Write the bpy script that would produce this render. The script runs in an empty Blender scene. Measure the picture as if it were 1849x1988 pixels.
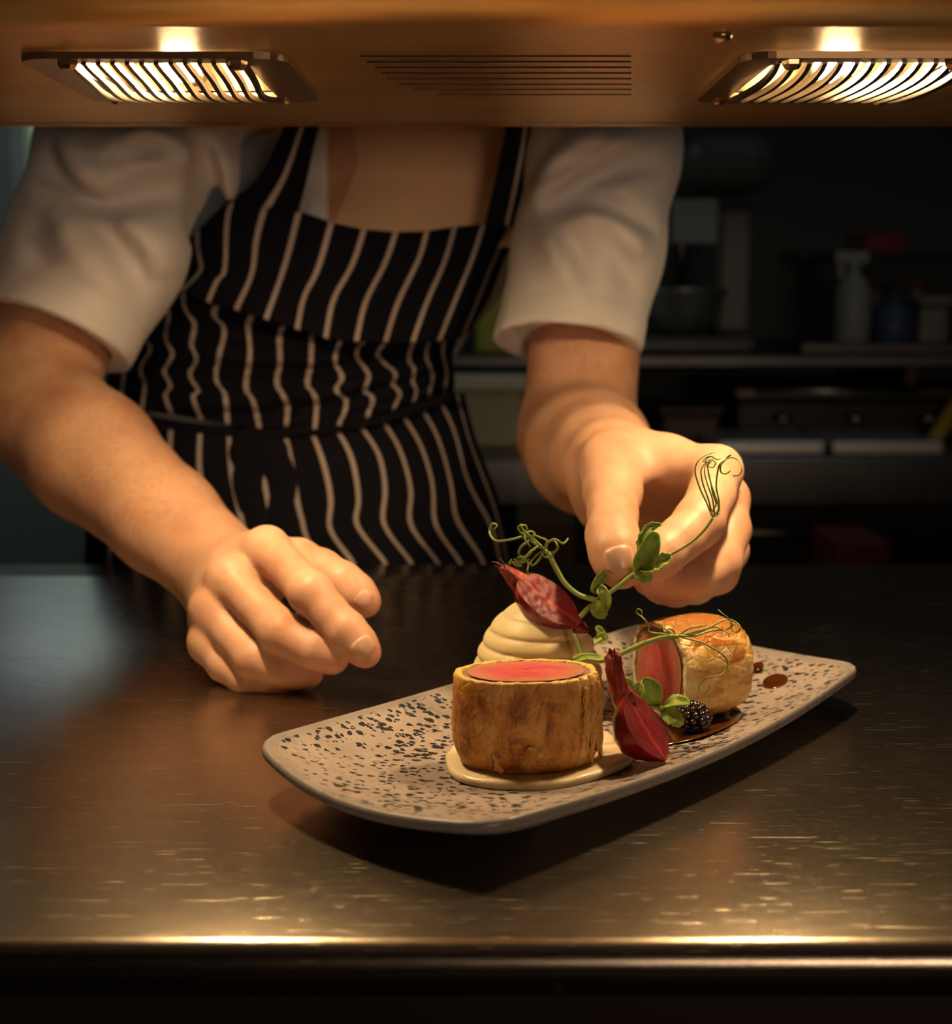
import bpy, math, random
import numpy as np
from mathutils import Vector, noise as mnoise

SC = bpy.context.scene
COL = SC.collection
R = math.radians

# ------------------------------------------------------------------ camera
CAM_Z = 0.2156                 # lens height above the pass counter (counter top is z = 0)
PITCH = R(9.13)
FPX = 2600.0                   # focal length in photo pixels (1849 x 1988)
cam_d = bpy.data.cameras.new('camera')
cam_d.sensor_fit = 'HORIZONTAL'
cam_d.sensor_width = 36.0
cam_d.lens = 36.0 * FPX / 1849.0
cam_d.clip_start = 0.02
cam_d.dof.use_dof = True
cam_d.dof.focus_distance = 0.615
cam_d.dof.aperture_fstop = 8.5
cam = bpy.data.objects.new('camera', cam_d)
cam.location = (0, 0, CAM_Z)
cam.rotation_euler = (R(90) - PITCH, 0, 0)
COL.objects.link(cam)
SC.camera = cam

# ------------------------------------------------------------------ light / exposure
SC.view_settings.view_transform = 'Standard'
SC.view_settings.look = 'None'
SC.view_settings.gamma = 1.0
SC.view_settings.use_curve_mapping = False
SC.view_settings.exposure = 0.0
SC.cycles.use_denoising = True
SC.cycles.caustics_reflective = True
SC.cycles.blur_glossy = 1.0
SC.cycles.caustics_refractive = False
SC.cycles.sample_clamp_indirect = 3.0
SC.cycles.max_bounces = 8

LAMP_COL = (1.0, 0.69, 0.35)
LAMP_STRENGTH = 1220.0            # emission of the frosted halogen bulbs
W = bpy.data.worlds.new('world'); SC.world = W; W.use_nodes = True
W.node_tree.nodes['Background'].inputs[0].default_value = (0.55, 0.62, 0.75, 1)
W.node_tree.nodes['Background'].inputs[1].default_value = 0.012

def area_light(name, loc, target, size, size_y, power, color):
    d = bpy.data.lights.new(name, 'AREA'); d.shape = 'RECTANGLE'
    d.size = size; d.size_y = size_y; d.energy = power; d.color = color
    o = bpy.data.objects.new(name, d); COL.objects.link(o)
    o.location = loc
    o.rotation_euler = (Vector(target) - Vector(loc)).to_track_quat('-Z', 'Y').to_euler()
    return o
area_light('window_daylight', (-0.95, 2.90, 0.80), (-0.9, 0.8, 0.1), 0.25, 0.50, 0.35, (0.62, 0.80, 1.0))
area_light('kitchen_ceiling_light', (0.9, 1.7, 1.50), (0.5, 1.3, 0.0), 0.9, 0.3, 0.8, (0.70, 0.85, 1.0))
area_light('kitchen_ceiling_light', (-1.15, 2.0, 1.50), (-1.1, 2.8, 0.4), 0.6, 0.3, 1.7, (0.78, 0.92, 0.88))
# added soft fill behind the camera, low enough to reach under the gantry
area_light('front_fill_light', (0.55, -1.0, 0.22), (-0.1, 0.9, 0.22), 0.45, 0.25, 4.6, (1.0, 0.72, 0.50))

# ------------------------------------------------------------------ helpers
cp, sp = math.cos(PITCH), math.sin(PITCH)
def ray(px, py):
    a = (px - 924.5) / FPX; b = (994.0 - py) / FPX
    return np.array([a, cp + b * sp, -sp + b * cp])
def V(px, py, Y):
    r = ray(px, py); return np.array([0, 0, CAM_Z]) + r * (Y / r[1])
def VZ(px, py, z):
    r = ray(px, py); return np.array([0, 0, CAM_Z]) + r * ((z - CAM_Z) / r[2])

def norm(v):
    v = np.asarray(v, float); return v / (np.linalg.norm(v) + 1e-12)

def meta(o, label=None, cat=None, group=None, kind=None):
    if label: o['label'] = label
    if cat: o['category'] = cat
    if group: o['group'] = group
    if kind: o['kind'] = kind
    return o

def root_loc(o):
    l = Vector((0, 0, 0))
    while o is not None:
        l += o.location; o = o.parent
    return np.array(l)

def add(name, verts, faces, mat, parent=None, base=None, smooth=True, uv=None, attr=None):
    """verts are world coordinates; a top-level mesh gets its origin at base"""
    verts = np.asarray(verts, float)
    off = root_loc(parent) if parent is not None else np.array(base if base is not None else (0, 0, 0), float)
    me = bpy.data.meshes.new(name)
    me.from_pydata((verts - off).tolist(), [], [list(map(int, f)) for f in faces] if not isinstance(faces, np.ndarray) else faces.tolist())
    if smooth:
        me.polygons.foreach_set('use_smooth', [True] * len(me.polygons))
    if uv is not None:
        lay = me.uv_layers.new(name='UVMap')
        li = np.empty(len(me.loops), int); me.loops.foreach_get('vertex_index', li)
        lay.data.foreach_set('uv', np.asarray(uv, float)[li].ravel())
    if attr:
        for k, vals in attr.items():
            a = me.attributes.new(k, 'FLOAT', 'POINT'); a.data.foreach_set('value', np.asarray(vals, float))
    if mat is not None:
        for m in (mat if isinstance(mat, (list, tuple)) else [mat]): me.materials.append(m)
    me.update()
    o = bpy.data.objects.new(name, me); COL.objects.link(o)
    if parent is not None: o.parent = parent
    else: o.location = off
    return o

def empty(name, loc, label, cat, group=None):
    o = bpy.data.objects.new(name, None); COL.objects.link(o)
    o.location = tuple(loc); o.empty_display_size = 0.01
    return meta(o, label, cat, group)

class MB:
    def __init__(s): s.v = []; s.f = []; s.uv = []
    def raw(s, v, f):
        n = len(s.v); s.v += [tuple(map(float, p)) for p in v]; s.f += [tuple(int(i) + n for i in q) for q in f]; return s
    def box(s, x0, x1, y0, y1, z0, z1):
        v = [(x, y, z) for z in (z0, z1) for y in (y0, y1) for x in (x0, x1)]
        return s.raw(v, [(0, 2, 3, 1), (4, 5, 7, 6), (0, 1, 5, 4), (2, 6, 7, 3), (0, 4, 6, 2), (1, 3, 7, 5)])
    def tube(s, pts, rad, n=10, cap=True):
        v, f = tube(pts, rad, n, cap); return s.raw(v, f)
    def lathe(s, prof, c, n=24, capt=True, capb=True):
        v = []; f = []
        for r, z in prof:
            for i in range(n):
                a = 2 * math.pi * i / n; v.append((c[0] + r * math.cos(a), c[1] + r * math.sin(a), c[2] + z))
        for k in range(len(prof) - 1):
            for i in range(n):
                j = (i + 1) % n; f.append((k * n + i, k * n + j, (k + 1) * n + j, (k + 1) * n + i))
        if capb: f.append(tuple(reversed(range(n))))
        if capt: f.append(tuple(range((len(prof) - 1) * n, len(prof) * n)))
        return s.raw(v, f)
    def ball(s, c, r, sc=(1, 1, 1), n=12, m=8):
        v = []; f = []
        for k in range(m + 1):
            t = math.pi * k / m
            for i in range(n):
                a = 2 * math.pi * i / n
                v.append((c[0] + r * sc[0] * math.sin(t) * math.cos(a), c[1] + r * sc[1] * math.sin(t) * math.sin(a), c[2] - r * sc[2] * math.cos(t)))
        for k in range(m):
            for i in range(n):
                j = (i + 1) % n; f.append((k * n + i, k * n + j, (k + 1) * n + j, (k + 1) * n + i))
        return s.raw(v, f)
    def build(s, name, mat, parent=None, base=None, smooth=True, bevel=0, **k):
        o = add(name, s.v, s.f, mat, parent, base, smooth, **k)
        if bevel:
            b = o.modifiers.new('bevel', 'BEVEL'); b.width = bevel; b.segments = 3; b.limit_method = 'ANGLE'
        return o

def catmull(P, k=8):
    P = np.asarray(P, float)
    if len(P) < 3: return np.array([P[0] + (P[-1] - P[0]) * t for t in np.linspace(0, 1, k + 1)])
    Q = np.vstack([2 * P[0] - P[1], P, 2 * P[-1] - P[-2]]); out = []
    for i in range(1, len(Q) - 2):
        for t in np.arange(k) / k:
            a, b, c, d = Q[i - 1], Q[i], Q[i + 1], Q[i + 2]
            out.append(.5 * (2 * b + (c - a) * t + (2 * a - 5 * b + 4 * c - d) * t * t + (3 * b - a - 3 * c + d) * t ** 3))
    out.append(P[-1]); return np.array(out)

def tube(pts, rad, n=10, cap=True):
    pts = np.asarray(pts, float); m = len(pts)
    rad = np.full(m, rad) if np.isscalar(rad) else np.interp(np.linspace(0, 1, m), np.linspace(0, 1, len(rad)), rad)
    T = np.gradient(pts, axis=0); T /= (np.linalg.norm(T, axis=1)[:, None] + 1e-12)
    up = np.array([0, 0, 1.]) if abs(T[0][2]) < .9 else np.array([1., 0, 0])
    N = norm(np.cross(T[0], up)); v = []; f = []
    for i in range(m):
        N = norm(N - T[i] * N.dot(T[i])); B = np.cross(T[i], N)
        for k in range(n):
            a = 2 * math.pi * k / n; v.append(pts[i] + rad[i] * (math.cos(a) * N + math.sin(a) * B))
    for i in range(m - 1):
        for k in range(n):
            j = (k + 1) % n; f.append((i * n + k, i * n + j, (i + 1) * n + j, (i + 1) * n + k))
    if cap: f.append(tuple(reversed(range(n)))); f.append(tuple(range((m - 1) * n, m * n)))
    return v, f

def grid_faces(nr, nc, closed=False):
    f = []
    for i in range(nr - 1):
        for j in range(nc if closed else nc - 1):
            k = (j + 1) % nc; f.append((i * nc + j, i * nc + k, (i + 1) * nc + k, (i + 1) * nc + j))
    return f

def nz(p, s=1.0, seed=0.0):
    return mnoise.noise(Vector((p[0] * s + seed, p[1] * s + seed * .7, p[2] * s - seed)))
def fbm(p, s=1.0, seed=0.0, o=3):
    return sum(nz(p, s * 2 ** i, seed + i * 7.3) / 2 ** i for i in range(o))

# ---- materials
def mat(name, base=(.5, .5, .5), rough=.5, metal=0., spec=.5, sss=0., sssr=(1, .3, .15), sss_scale=.005, emit=None, es=0., coat=0., sheen=0., trans=0., ior=1.45):
    m = bpy.data.materials.new(name); m.use_nodes = True
    b = m.node_tree.nodes['Principled BSDF']; i = b.inputs
    i['Base Color'].default_value = (*base, 1); i['Roughness'].default_value = rough; i['Metallic'].default_value = metal
    i['Specular IOR Level'].default_value = spec; i['IOR'].default_value = ior
    if sss: i['Subsurface Weight'].default_value = sss; i['Subsurface Radius'].default_value = sssr; i['Subsurface Scale'].default_value = sss_scale
    if emit: i['Emission Color'].default_value = (*emit, 1); i['Emission Strength'].default_value = es
    if coat: i['Coat Weight'].default_value = coat; i['Coat Roughness'].default_value = .12
    if sheen: i['Sheen Weight'].default_value = sheen
    if trans: i['Transmission Weight'].default_value = trans
    return m

class NT:
    """tiny node helper"""
    def __init__(s, m): s.t = m.node_tree; s.n = s.t.nodes; s.b = s.n['Principled BSDF']; s.tc = None
    def new(s, typ, **kw):
        n = s.n.new(typ)
        for k, v in kw.items(): setattr(n, k, v)
        return n
    def link(s, a, b): s.t.links.new(a, b)
    def coord(s, scale=(1, 1, 1), rot=(0, 0, 0), loc=(0, 0, 0), out='Object'):
        if s.tc is None: s.tc = s.new('ShaderNodeTexCoord')
        mp = s.new('ShaderNodeMapping'); mp.inputs['Scale'].default_value = scale; mp.inputs['Rotation'].default_value = rot; mp.inputs['Location'].default_value = loc
        s.link(s.tc.outputs[out], mp.inputs[0]); return mp.outputs[0]
    def noise(s, vec, scale=1, detail=3, rough=.5, dist=0.):
        n = s.new('ShaderNodeTexNoise'); n.inputs['Scale'].default_value = scale; n.inputs['Detail'].default_value = detail
        n.inputs['Roughness'].default_value = rough; n.inputs['Distortion'].default_value = dist
        s.link(vec, n.inputs['Vector']); return n.outputs[0]
    def vor(s, vec, scale=1, feature='F1', rnd=1., out='Distance'):
        n = s.new('ShaderNodeTexVoronoi', feature=feature); n.inputs['Scale'].default_value = scale; n.inputs['Randomness'].default_value = rnd
        s.link(vec, n.inputs['Vector']); return n.outputs[out]
    def ramp(s, fac, stops, interp='LINEAR'):
        r = s.new('ShaderNodeValToRGB'); r.color_ramp.interpolation = interp; e = r.color_ramp.elements
        while len(e) < len(stops): e.new(.5)
        for x, (p, c) in zip(e, stops):
            x.position = p; x.color = (*c, 1) if not np.isscalar(c) else (c, c, c, 1)
        s.link(fac, r.inputs[0]); return r.outputs[0]
    def mix(s, fac, a, b, blend='MIX'):
        m = s.new('ShaderNodeMix', data_type='RGBA', blend_type=blend)
        for sock, val in ((m.inputs['Factor'], fac), (m.inputs['A'], a), (m.inputs['B'], b)):
            if hasattr(val, 'is_output'): s.link(val, sock)
            elif np.isscalar(val): sock.default_value = val if sock.type == 'VALUE' else (val, val, val, 1)
            else: sock.default_value = (*val, 1)
        return m.outputs['Result']
    def math(s, op, a, b=None, c=None, clamp=False):
        m = s.new('ShaderNodeMath', operation=op); m.use_clamp = clamp
        for i, val in enumerate((a, b, c)):
            if val is None: continue
            if hasattr(val, 'is_output'): s.link(val, m.inputs[i])
            else: m.inputs[i].default_value = val
        return m.outputs[0]
    def maprange(s, v, a, b, c=0., d=1.):
        m = s.new('ShaderNodeMapRange')
        s.link(v, m.inputs[0])
        for i, x in enumerate((a, b, c, d)): m.inputs[i + 1].default_value = x
        return m.outputs[0]
    def attr(s, name): return s.new('ShaderNodeAttribute', attribute_name=name).outputs['Fac']
    def sep(s, vec):
        n = s.new('ShaderNodeSeparateXYZ'); s.link(vec, n.inputs[0]); return n.outputs
    def set(s, name, v): s.link(v, s.b.inputs[name])
    def bump(s, h, strength=.3, dist=.001):
        bnode = s.new('ShaderNodeBump'); bnode.inputs['Strength'].default_value = strength; bnode.inputs['Distance'].default_value = dist
        s.link(h, bnode.inputs['Height']); s.link(bnode.outputs[0], s.b.inputs['Normal']); return bnode

M = {}
def steel(name, base, rough, scratch=1.0, tint=None):
    m = mat(name, base, rough, 1.0); n = NT(m)
    c0 = n.coord((60, 1500, 1500)); fine = n.noise(c0, 1, 4, .8, .3)
    c1 = n.coord((26, 900, 1), (0, 0, R(6))); s1 = n.noise(c1, 1, 3, .6, .5)
    c2 = n.coord((30, 1000, 1), (0, 0, R(-9)), (3, 1, 0)); s2 = n.noise(c2, 1, 3, .6, .5)
    c3 = n.coord((30, 900, 1), (0, 0, R(58)), (1, 5, 0)); s3 = n.noise(c3, 1, 3, .6, .5)
    sc = n.math('MAXIMUM', n.maprange(s1, .66, .74), n.maprange(s2, .67, .75))
    sc = n.math('MAXIMUM', sc, n.math('MULTIPLY', n.maprange(s3, .68, .76), .6))
    big = n.noise(n.coord((5, 9, 9)), 1, 4, .6)
    col = n.mix(n.maprange(big, .3, .7), tuple(x * .72 for x in base), base)
    if tint: col = n.mix(n.maprange(n.noise(n.coord((3, 7, 7), loc=(2, 3, 1)), 1, 4, .6), .42, .68), col, tint)
    col = n.mix(n.math('MULTIPLY', sc, .5 * scratch, clamp=True), col, (.95, .8, .6))
    n.set('Base Color', col)
    rr = n.math('ADD', n.maprange(fine, .25, .75, rough * .75, rough * 1.25), n.math('MULTIPLY', sc, .18))
    n.set('Roughness', rr)
    h = n.math('ADD', n.math('MULTIPLY', fine, .6), n.math('MULTIPLY', sc, -1.0 * scratch))
    n.bump(h, .4 * scratch, .0003)
    return m
M['counter'] = steel('brushed_steel_counter', (.42, .35, .275), .235, .6)
M['gantry'] = steel('warm_patinated_steel', (.85, .58, .27), .38, .35, (.55, .32, .12))
M['lamp_frame'] = mat('patinated_lamp_frame', (.30, .20, .12), .32, .9)
M['steel_dark'] = mat('dark_steel', (.10, .085, .07), .35, .9)
M['steel'] = steel('kitchen_steel', (.45, .45, .45), .33, .3)
M['black'] = mat('matt_black', (.008, .008, .008), .6)
M['bolt'] = mat('bolt_steel', (.5, .36, .22), .3, 1.)
M['reflector'] = mat('gold_reflector', (.95, .80, .50), .22, 1.)
M['bulb'] = mat('halogen_bulb', (1, .9, .7), .3, emit=LAMP_COL, es=LAMP_STRENGTH)
M['floor'] = mat('kitchen_floor', (.045, .04, .036), .5)
M['wall'] = mat('dark_wall', (.085, .09, .08), .7)
n = NT(M['wall']); n.set('Base Color', n.ramp(n.noise(n.coord((2, 2, 2)), 1, 3), [(.3, (.07, .075, .065)), (.7, (.10, .105, .095))]))
M['wall_left'] = mat('grey_green_wall', (.22, .25, .22), .7)
M['ceiling'] = mat('ceiling_paint', (.25, .25, .25), .8)
n = NT(M['floor']); n.set('Base Color', n.ramp(n.vor(n.coord((3, 3, 3)), 1), [(.2, (.03, .027, .025)), (.8, (.06, .055, .05))]))

# skin
m = mat('skin', (.62, .37, .24), .45, 0, .38, sss=.20, sss_scale=.006); n = NT(m); M['skin'] = m
blot = n.noise(n.coord((26, 26, 26)), 1, 4, .6)
c = n.ramp(blot, [(.30, (.50, .24, .14)), (.52, (.60, .33, .21)), (.75, (.67, .40, .265))])
hair = n.noise(n.coord((420, 900, 160), (.2, .5, .3)), 1, 3, .6, 1.2)
hm = n.math('MULTIPLY', n.maprange(hair, .50, .66), n.attr('hair'))
c = n.mix(n.math('MULTIPLY', hm, .34), c, (.22, .11, .05))
c = n.mix(n.math('MULTIPLY', n.attr('red'), .55), c, (.66, .24, .15))
c = n.mix(n.math('MULTIPLY', n.attr('chest'), 1.0), c, (.30, .16, .085))
n.set('Base Color', c)
n.bump(n.noise(n.coord((420, 420, 420)), 1, 2), .12, .0006)
M['nail'] = mat('fingernail', (.66, .37, .255), .28, 0, .55, sss=.2)
# cloth
m = mat('white_cotton', (.70, .66, .66), .85, sheen=.2); n = NT(m); M['jacket'] = m
n.bump(n.noise(n.coord((900, 900, 900)), 1, 2), .15, .0004)
m = mat('striped_apron_cloth', (.01, .01, .02), .95, 0, .15); n = NT(m); M['apron'] = m
uvx = n.sep(n.coord(out='UV'))
d = n.math('ABSOLUTE', n.math('SUBTRACT', n.math('FRACT', n.math('ADD', uvx[0], .5)), .5))
d = n.math('ADD', d, n.math('MULTIPLY', n.math('SUBTRACT', n.noise(n.coord((300, 300, 300)), 1, 2), .5), .02))
st = n.maprange(d, .072, .088, 1, 0)
n.set('Base Color', n.mix(st, (.0055, .0055, .0105), (.46, .38, .36)))
n.bump(n.noise(n.coord((1200, 1200, 1200)), 1, 1), .15, .0003)
M['navy'] = mat('navy_cloth', (.0055, .0055, .0105), .95, 0, .15)
M['trousers'] = mat('black_trousers', (.012, .012, .014), .9)
M['hair'] = mat('brown_hair', (.06, .035, .02), .6)

# plate
m = mat('speckled_stoneware', (.33, .27, .24), .32, 0, .5); n = NT(m); M['plate'] = m
c1 = n.coord((230, 300, 230)); 
wv = n.new('ShaderNodeVectorMath', operation='ADD'); n.link(c1, wv.inputs[0])
nn = n.new('ShaderNodeTexNoise'); nn.inputs['Scale'].default_value = 1.6; nn.inputs['Detail'].default_value = 2; n.link(c1, nn.inputs['Vector'])
ms = n.new('ShaderNodeVectorMath', operation='MULTIPLY'); n.link(nn.outputs['Color'], ms.inputs[0]); ms.inputs[1].default_value = (.9, .9, .9)
n.link(ms.outputs[0], wv.inputs[1]); c1 = wv.outputs[0]
v = n.vor(c1, 1); vc = n.vor(c1, 1, out='Color')
big = n.noise(n.coord((26, 26, 26)), 1, 2)
thr = n.math('ADD', n.math('MULTIPLY', n.sep(vc)[0], .34), n.math('MULTIPLY', n.maprange(n.attr('ring'), .2, 1.0, .30, .17), 1.0))
thr = n.math('ADD', thr, n.maprange(big, .3, .7, -.12, .06))
spot = n.math('MULTIPLY', n.math('LESS_THAN', v, thr), n.math('LESS_THAN', n.attr('ring'), .965))
glz = n.ramp(n.noise(n.coord((60, 60, 60)), 1, 3), [(.3, (.30, .245, .215)), (.7, (.37, .305, .27))])
glz = n.mix(n.maprange(n.attr('ring'), .93, 1.02), glz, (.20, .18, .175))
n.set('Base Color', n.mix(spot, glz, (.018, .02, .026)))
n.set('Roughness', n.maprange(n.noise(n.coord((90, 90, 90)), 1, 2), .3, .7, .24, .42))
n.bump(n.noise(n.coord((120, 120, 120)), 1, 3), .10, .0008)

# food
def pastry(name, dark, mid, pale, rough=.38, sx=(95, 95, 70), glaze=False):
    m = mat(name, mid, rough, 0, .5, sss=.12, sssr=(1, .5, .2), sss_scale=.003); n = NT(m)
    a = n.noise(n.coord(sx), 1, 6, .62, .6); b2 = n.noise(n.coord((260, 260, 120)), 1, 4, .7)
    f = n.math('ADD', n.math('MULTIPLY', a, .8), n.math('MULTIPLY', b2, .2))
    f = n.math('ADD', f, n.math('MULTIPLY', n.attr('pale'), .34))
    col = n.ramp(f, [(.38, dark), (.50, mid), (.62, tuple((x + y) / 2 for x, y in zip(mid, pale))), (.78, pale), (.95, tuple(min(1, x * 1.3) for x in pale))])
    if glaze:
        g = n.noise(n.coord((38, 38, 90), loc=(.2, .1, 0)), 1, 4, .6, .8)
        g = n.maprange(n.math('ADD', g, n.math('MULTIPLY', n.attr('glaze'), .25)), .62, .70)
        col = n.mix(n.math('MULTIPLY', g, .85), col, (.34, .10, .008))
        n.set('Roughness', n.maprange(g, 0, 1, .34, .10))
    n.set('Base Color', col)
    h = n.math('ADD', n.noise(n.coord((130, 130, 130)), 1, 6, .7), n.math('MULTIPLY', n.noise(n.coord((60, 60, 400)), 1, 3), .5))
    h = n.math('ADD', h, n.math('MULTIPLY', n.maprange(n.vor(n.coord((170, 170, 110)), 1, 'DISTANCE_TO_EDGE'), 0, .12), .25))
    n.bump(h, .9, .0016)
    return m
M['crust'] = pastry('browned_pastry', (.25, .075, .008), (.50, .20, .028), (.72, .42, .12))
M['crust2'] = pastry('golden_puff_pastry', (.50, .24, .05), (.74, .46, .15), (.86, .68, .36), .3, (45, 45, 160), True)
M['layer'] = pastry('pale_pastry_layers', (.42, .19, .05), (.62, .36, .13), (.78, .58, .32), .4)
m = mat('pink_beef', (.56, .11, .10), .33, 0, .5, sss=.25, sssr=(1, .25, .2), sss_scale=.004); n = NT(m); M['beef'] = m
f = n.noise(n.coord((60, 200, 60)), 1, 5, .65, .5)
c = n.ramp(f, [(.3, (.42, .045, .05)), (.5, (.56, .095, .10)), (.75, (.68, .22, .18))])
c = n.mix(n.maprange(n.attr('edge'), .55, 1.0), c, (.46, .20, .12)); n.set('Base Color', c); n.bump(f, .4, .0008)
m = mat('mushroom_duxelles', (.23, .13, .06), .55); n = NT(m); M['dux'] = m
f = n.noise(n.coord((500, 500, 500)), 1, 4, .7); n.set('Base Color', n.ramp(f, [(.3, (.10, .05, .025)), (.55, (.33, .20, .10)), (.8, (.55, .40, .24))])); n.bump(f, .9, .0015)
m = mat('potato_mousseline', (.86, .70, .38), .42, 0, .45, sss=.3, sssr=(1, .7, .3), sss_scale=.006); n = NT(m); M['mash'] = m
n.bump(n.noise(n.coord((90, 90, 90)), 1, 3), .08, .001)
m = mat('cauliflower_puree', (.82, .68, .43), .28, 0, .5, sss=.25, sssr=(1, .7, .3), sss_scale=.004, coat=.3); n = NT(m); M['puree'] = m
n.bump(n.noise(n.coord((520, 520, 520)), 1, 4, .6), .55, .0007)
m = mat('brown_jus', (.20, .045, .006), .08, 0, .6, coat=.6); n = NT(m); M['jus'] = m
n.set('Base Color', n.ramp(n.noise(n.coord((70, 70, 70)), 1, 4), [(.35, (.030, .007, .0015)), (.7, (.12, .032, .005))]))
m = mat('beetroot_skin', (.26, .008, .022), .24, 0, .55, sss=.15, sssr=(1, .1, .1), sss_scale=.003, coat=.3); n = NT(m); M['beet'] = m
f = n.noise(n.coord((90, 90, 90)), 1, 5, .6); n.set('Base Color', n.ramp(f, [(.3, (.10, .002, .008)), (.55, (.22, .005, .014)), (.8, (.40, .045, .025))])); n.bump(f, .35, .001)
m = mat('beetroot_cut', (.40, .04, .055), .3, 0, .5, sss=.15, sssr=(1, .1, .1), sss_scale=.003); n = NT(m); M['beetcut'] = m
uv = n.sep(n.coord(out='UV'))
fib = n.noise(n.coord((3, 26, 1), out='UV'), 1, 5, .65, .6)
c = n.ramp(fib, [(.3, (.06, .003, .010)), (.50, (.17, .009, .022)), (.8, (.32, .04, .045))])
ctr = n.maprange(n.math('ABSOLUTE', uv[1]), .015, .07, 1, 0)
c = n.mix(n.math('MULTIPLY', ctr, .28), c, (.70, .11, .05))
ring_ = n.maprange(n.math('ABSOLUTE', n.math('SUBTRACT', n.attr('edge'), .68)), .03, .10, 1, 0)
char = n.math('MULTIPLY', ring_, n.maprange(n.noise(n.coord((5, 9, 1), out='UV'), 1, 3), .40, .54))
c = n.mix(n.math('MULTIPLY', char, .85), c, (.045, .03, .028))
n.set('Base Color', c); n.bump(fib, .6, .0010)
m = mat('beetroot_stalk', (.20, .02, .018), .4); n = NT(m); M['stalk'] = m
f = n.noise(n.coord((300, 300, 60)), 1, 4, .6); n.set('Base Color', n.ramp(f, [(.3, (.07, .008, .010)), (.5, (.26, .018, .02)), (.72, (.50, .12, .05))])); n.bump(f, .7, .001)
m = mat('pea_leaf', (.16, .27, .035), .42, 0, .4); n = NT(m); M['leaf'] = m
m.node_tree.nodes['Principled BSDF'].inputs['Subsurface Weight'].default_value = .25
m.node_tree.nodes['Principled BSDF'].inputs['Subsurface Radius'].default_value = (.4, 1, .1)
m.node_tree.nodes['Principled BSDF'].inputs['Subsurface Scale'].default_value = .002
f = n.noise(n.coord((110, 110, 110)), 1, 4, .6); n.set('Base Color', n.ramp(f, [(.3, (.14, .19, .025)), (.6, (.29, .36, .07)), (.85, (.48, .52, .18))])); n.bump(f, .4, .001)
M['stem'] = mat('pea_stem', (.27, .36, .09), .35, 0, .5, sss=.2, sssr=(.5, 1, .2), sss_scale=.001)
M['tendril'] = mat('pea_tendril', (.20, .26, .06), .4)
M['berry'] = mat('blackberry_skin', (.016, .006, .010), .14, 0, .6, coat=.5)

# ------------------------------------------------------------------ SDF machinery (organic bodies)
class Cone:
    """round cone a->b with radii ra, rb in a space stretched by s"""
    def __init__(s, a, b, ra, rb, st=(1, 1, 1)):
        s.st = np.array(st, float); s.a = np.array(a, float) * s.st; s.b = np.array(b, float) * s.st; s.ra = ra; s.rb = rb
        s.c = (np.array(a, float) + np.array(b, float)) / 2
        s.R = np.linalg.norm(np.array(b, float) - np.array(a, float)) / 2 + max(ra, rb)
    def __call__(s, P):
        Q = P * s.st; ba = s.b - s.a; pa = Q - s.a
        h = np.clip(pa @ ba / (ba @ ba + 1e-12), 0, 1)
        return (np.linalg.norm(pa - h[:, None] * ba, axis=1) - (s.ra + (s.rb - s.ra) * h)) / s.st.max()
def smin(a, b, k):
    if k <= 0: return np.minimum(a, b)
    h = np.clip(.5 + .5 * (b - a) / k, 0, 1); return b + (a - b) * h - k * h * (1 - h)
def chain(pts, rad, st=(1, 1, 1)):
    return [Cone(pts[i], pts[i + 1], rad[i], rad[i + 1], st) for i in range(len(pts) - 1)]

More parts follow.
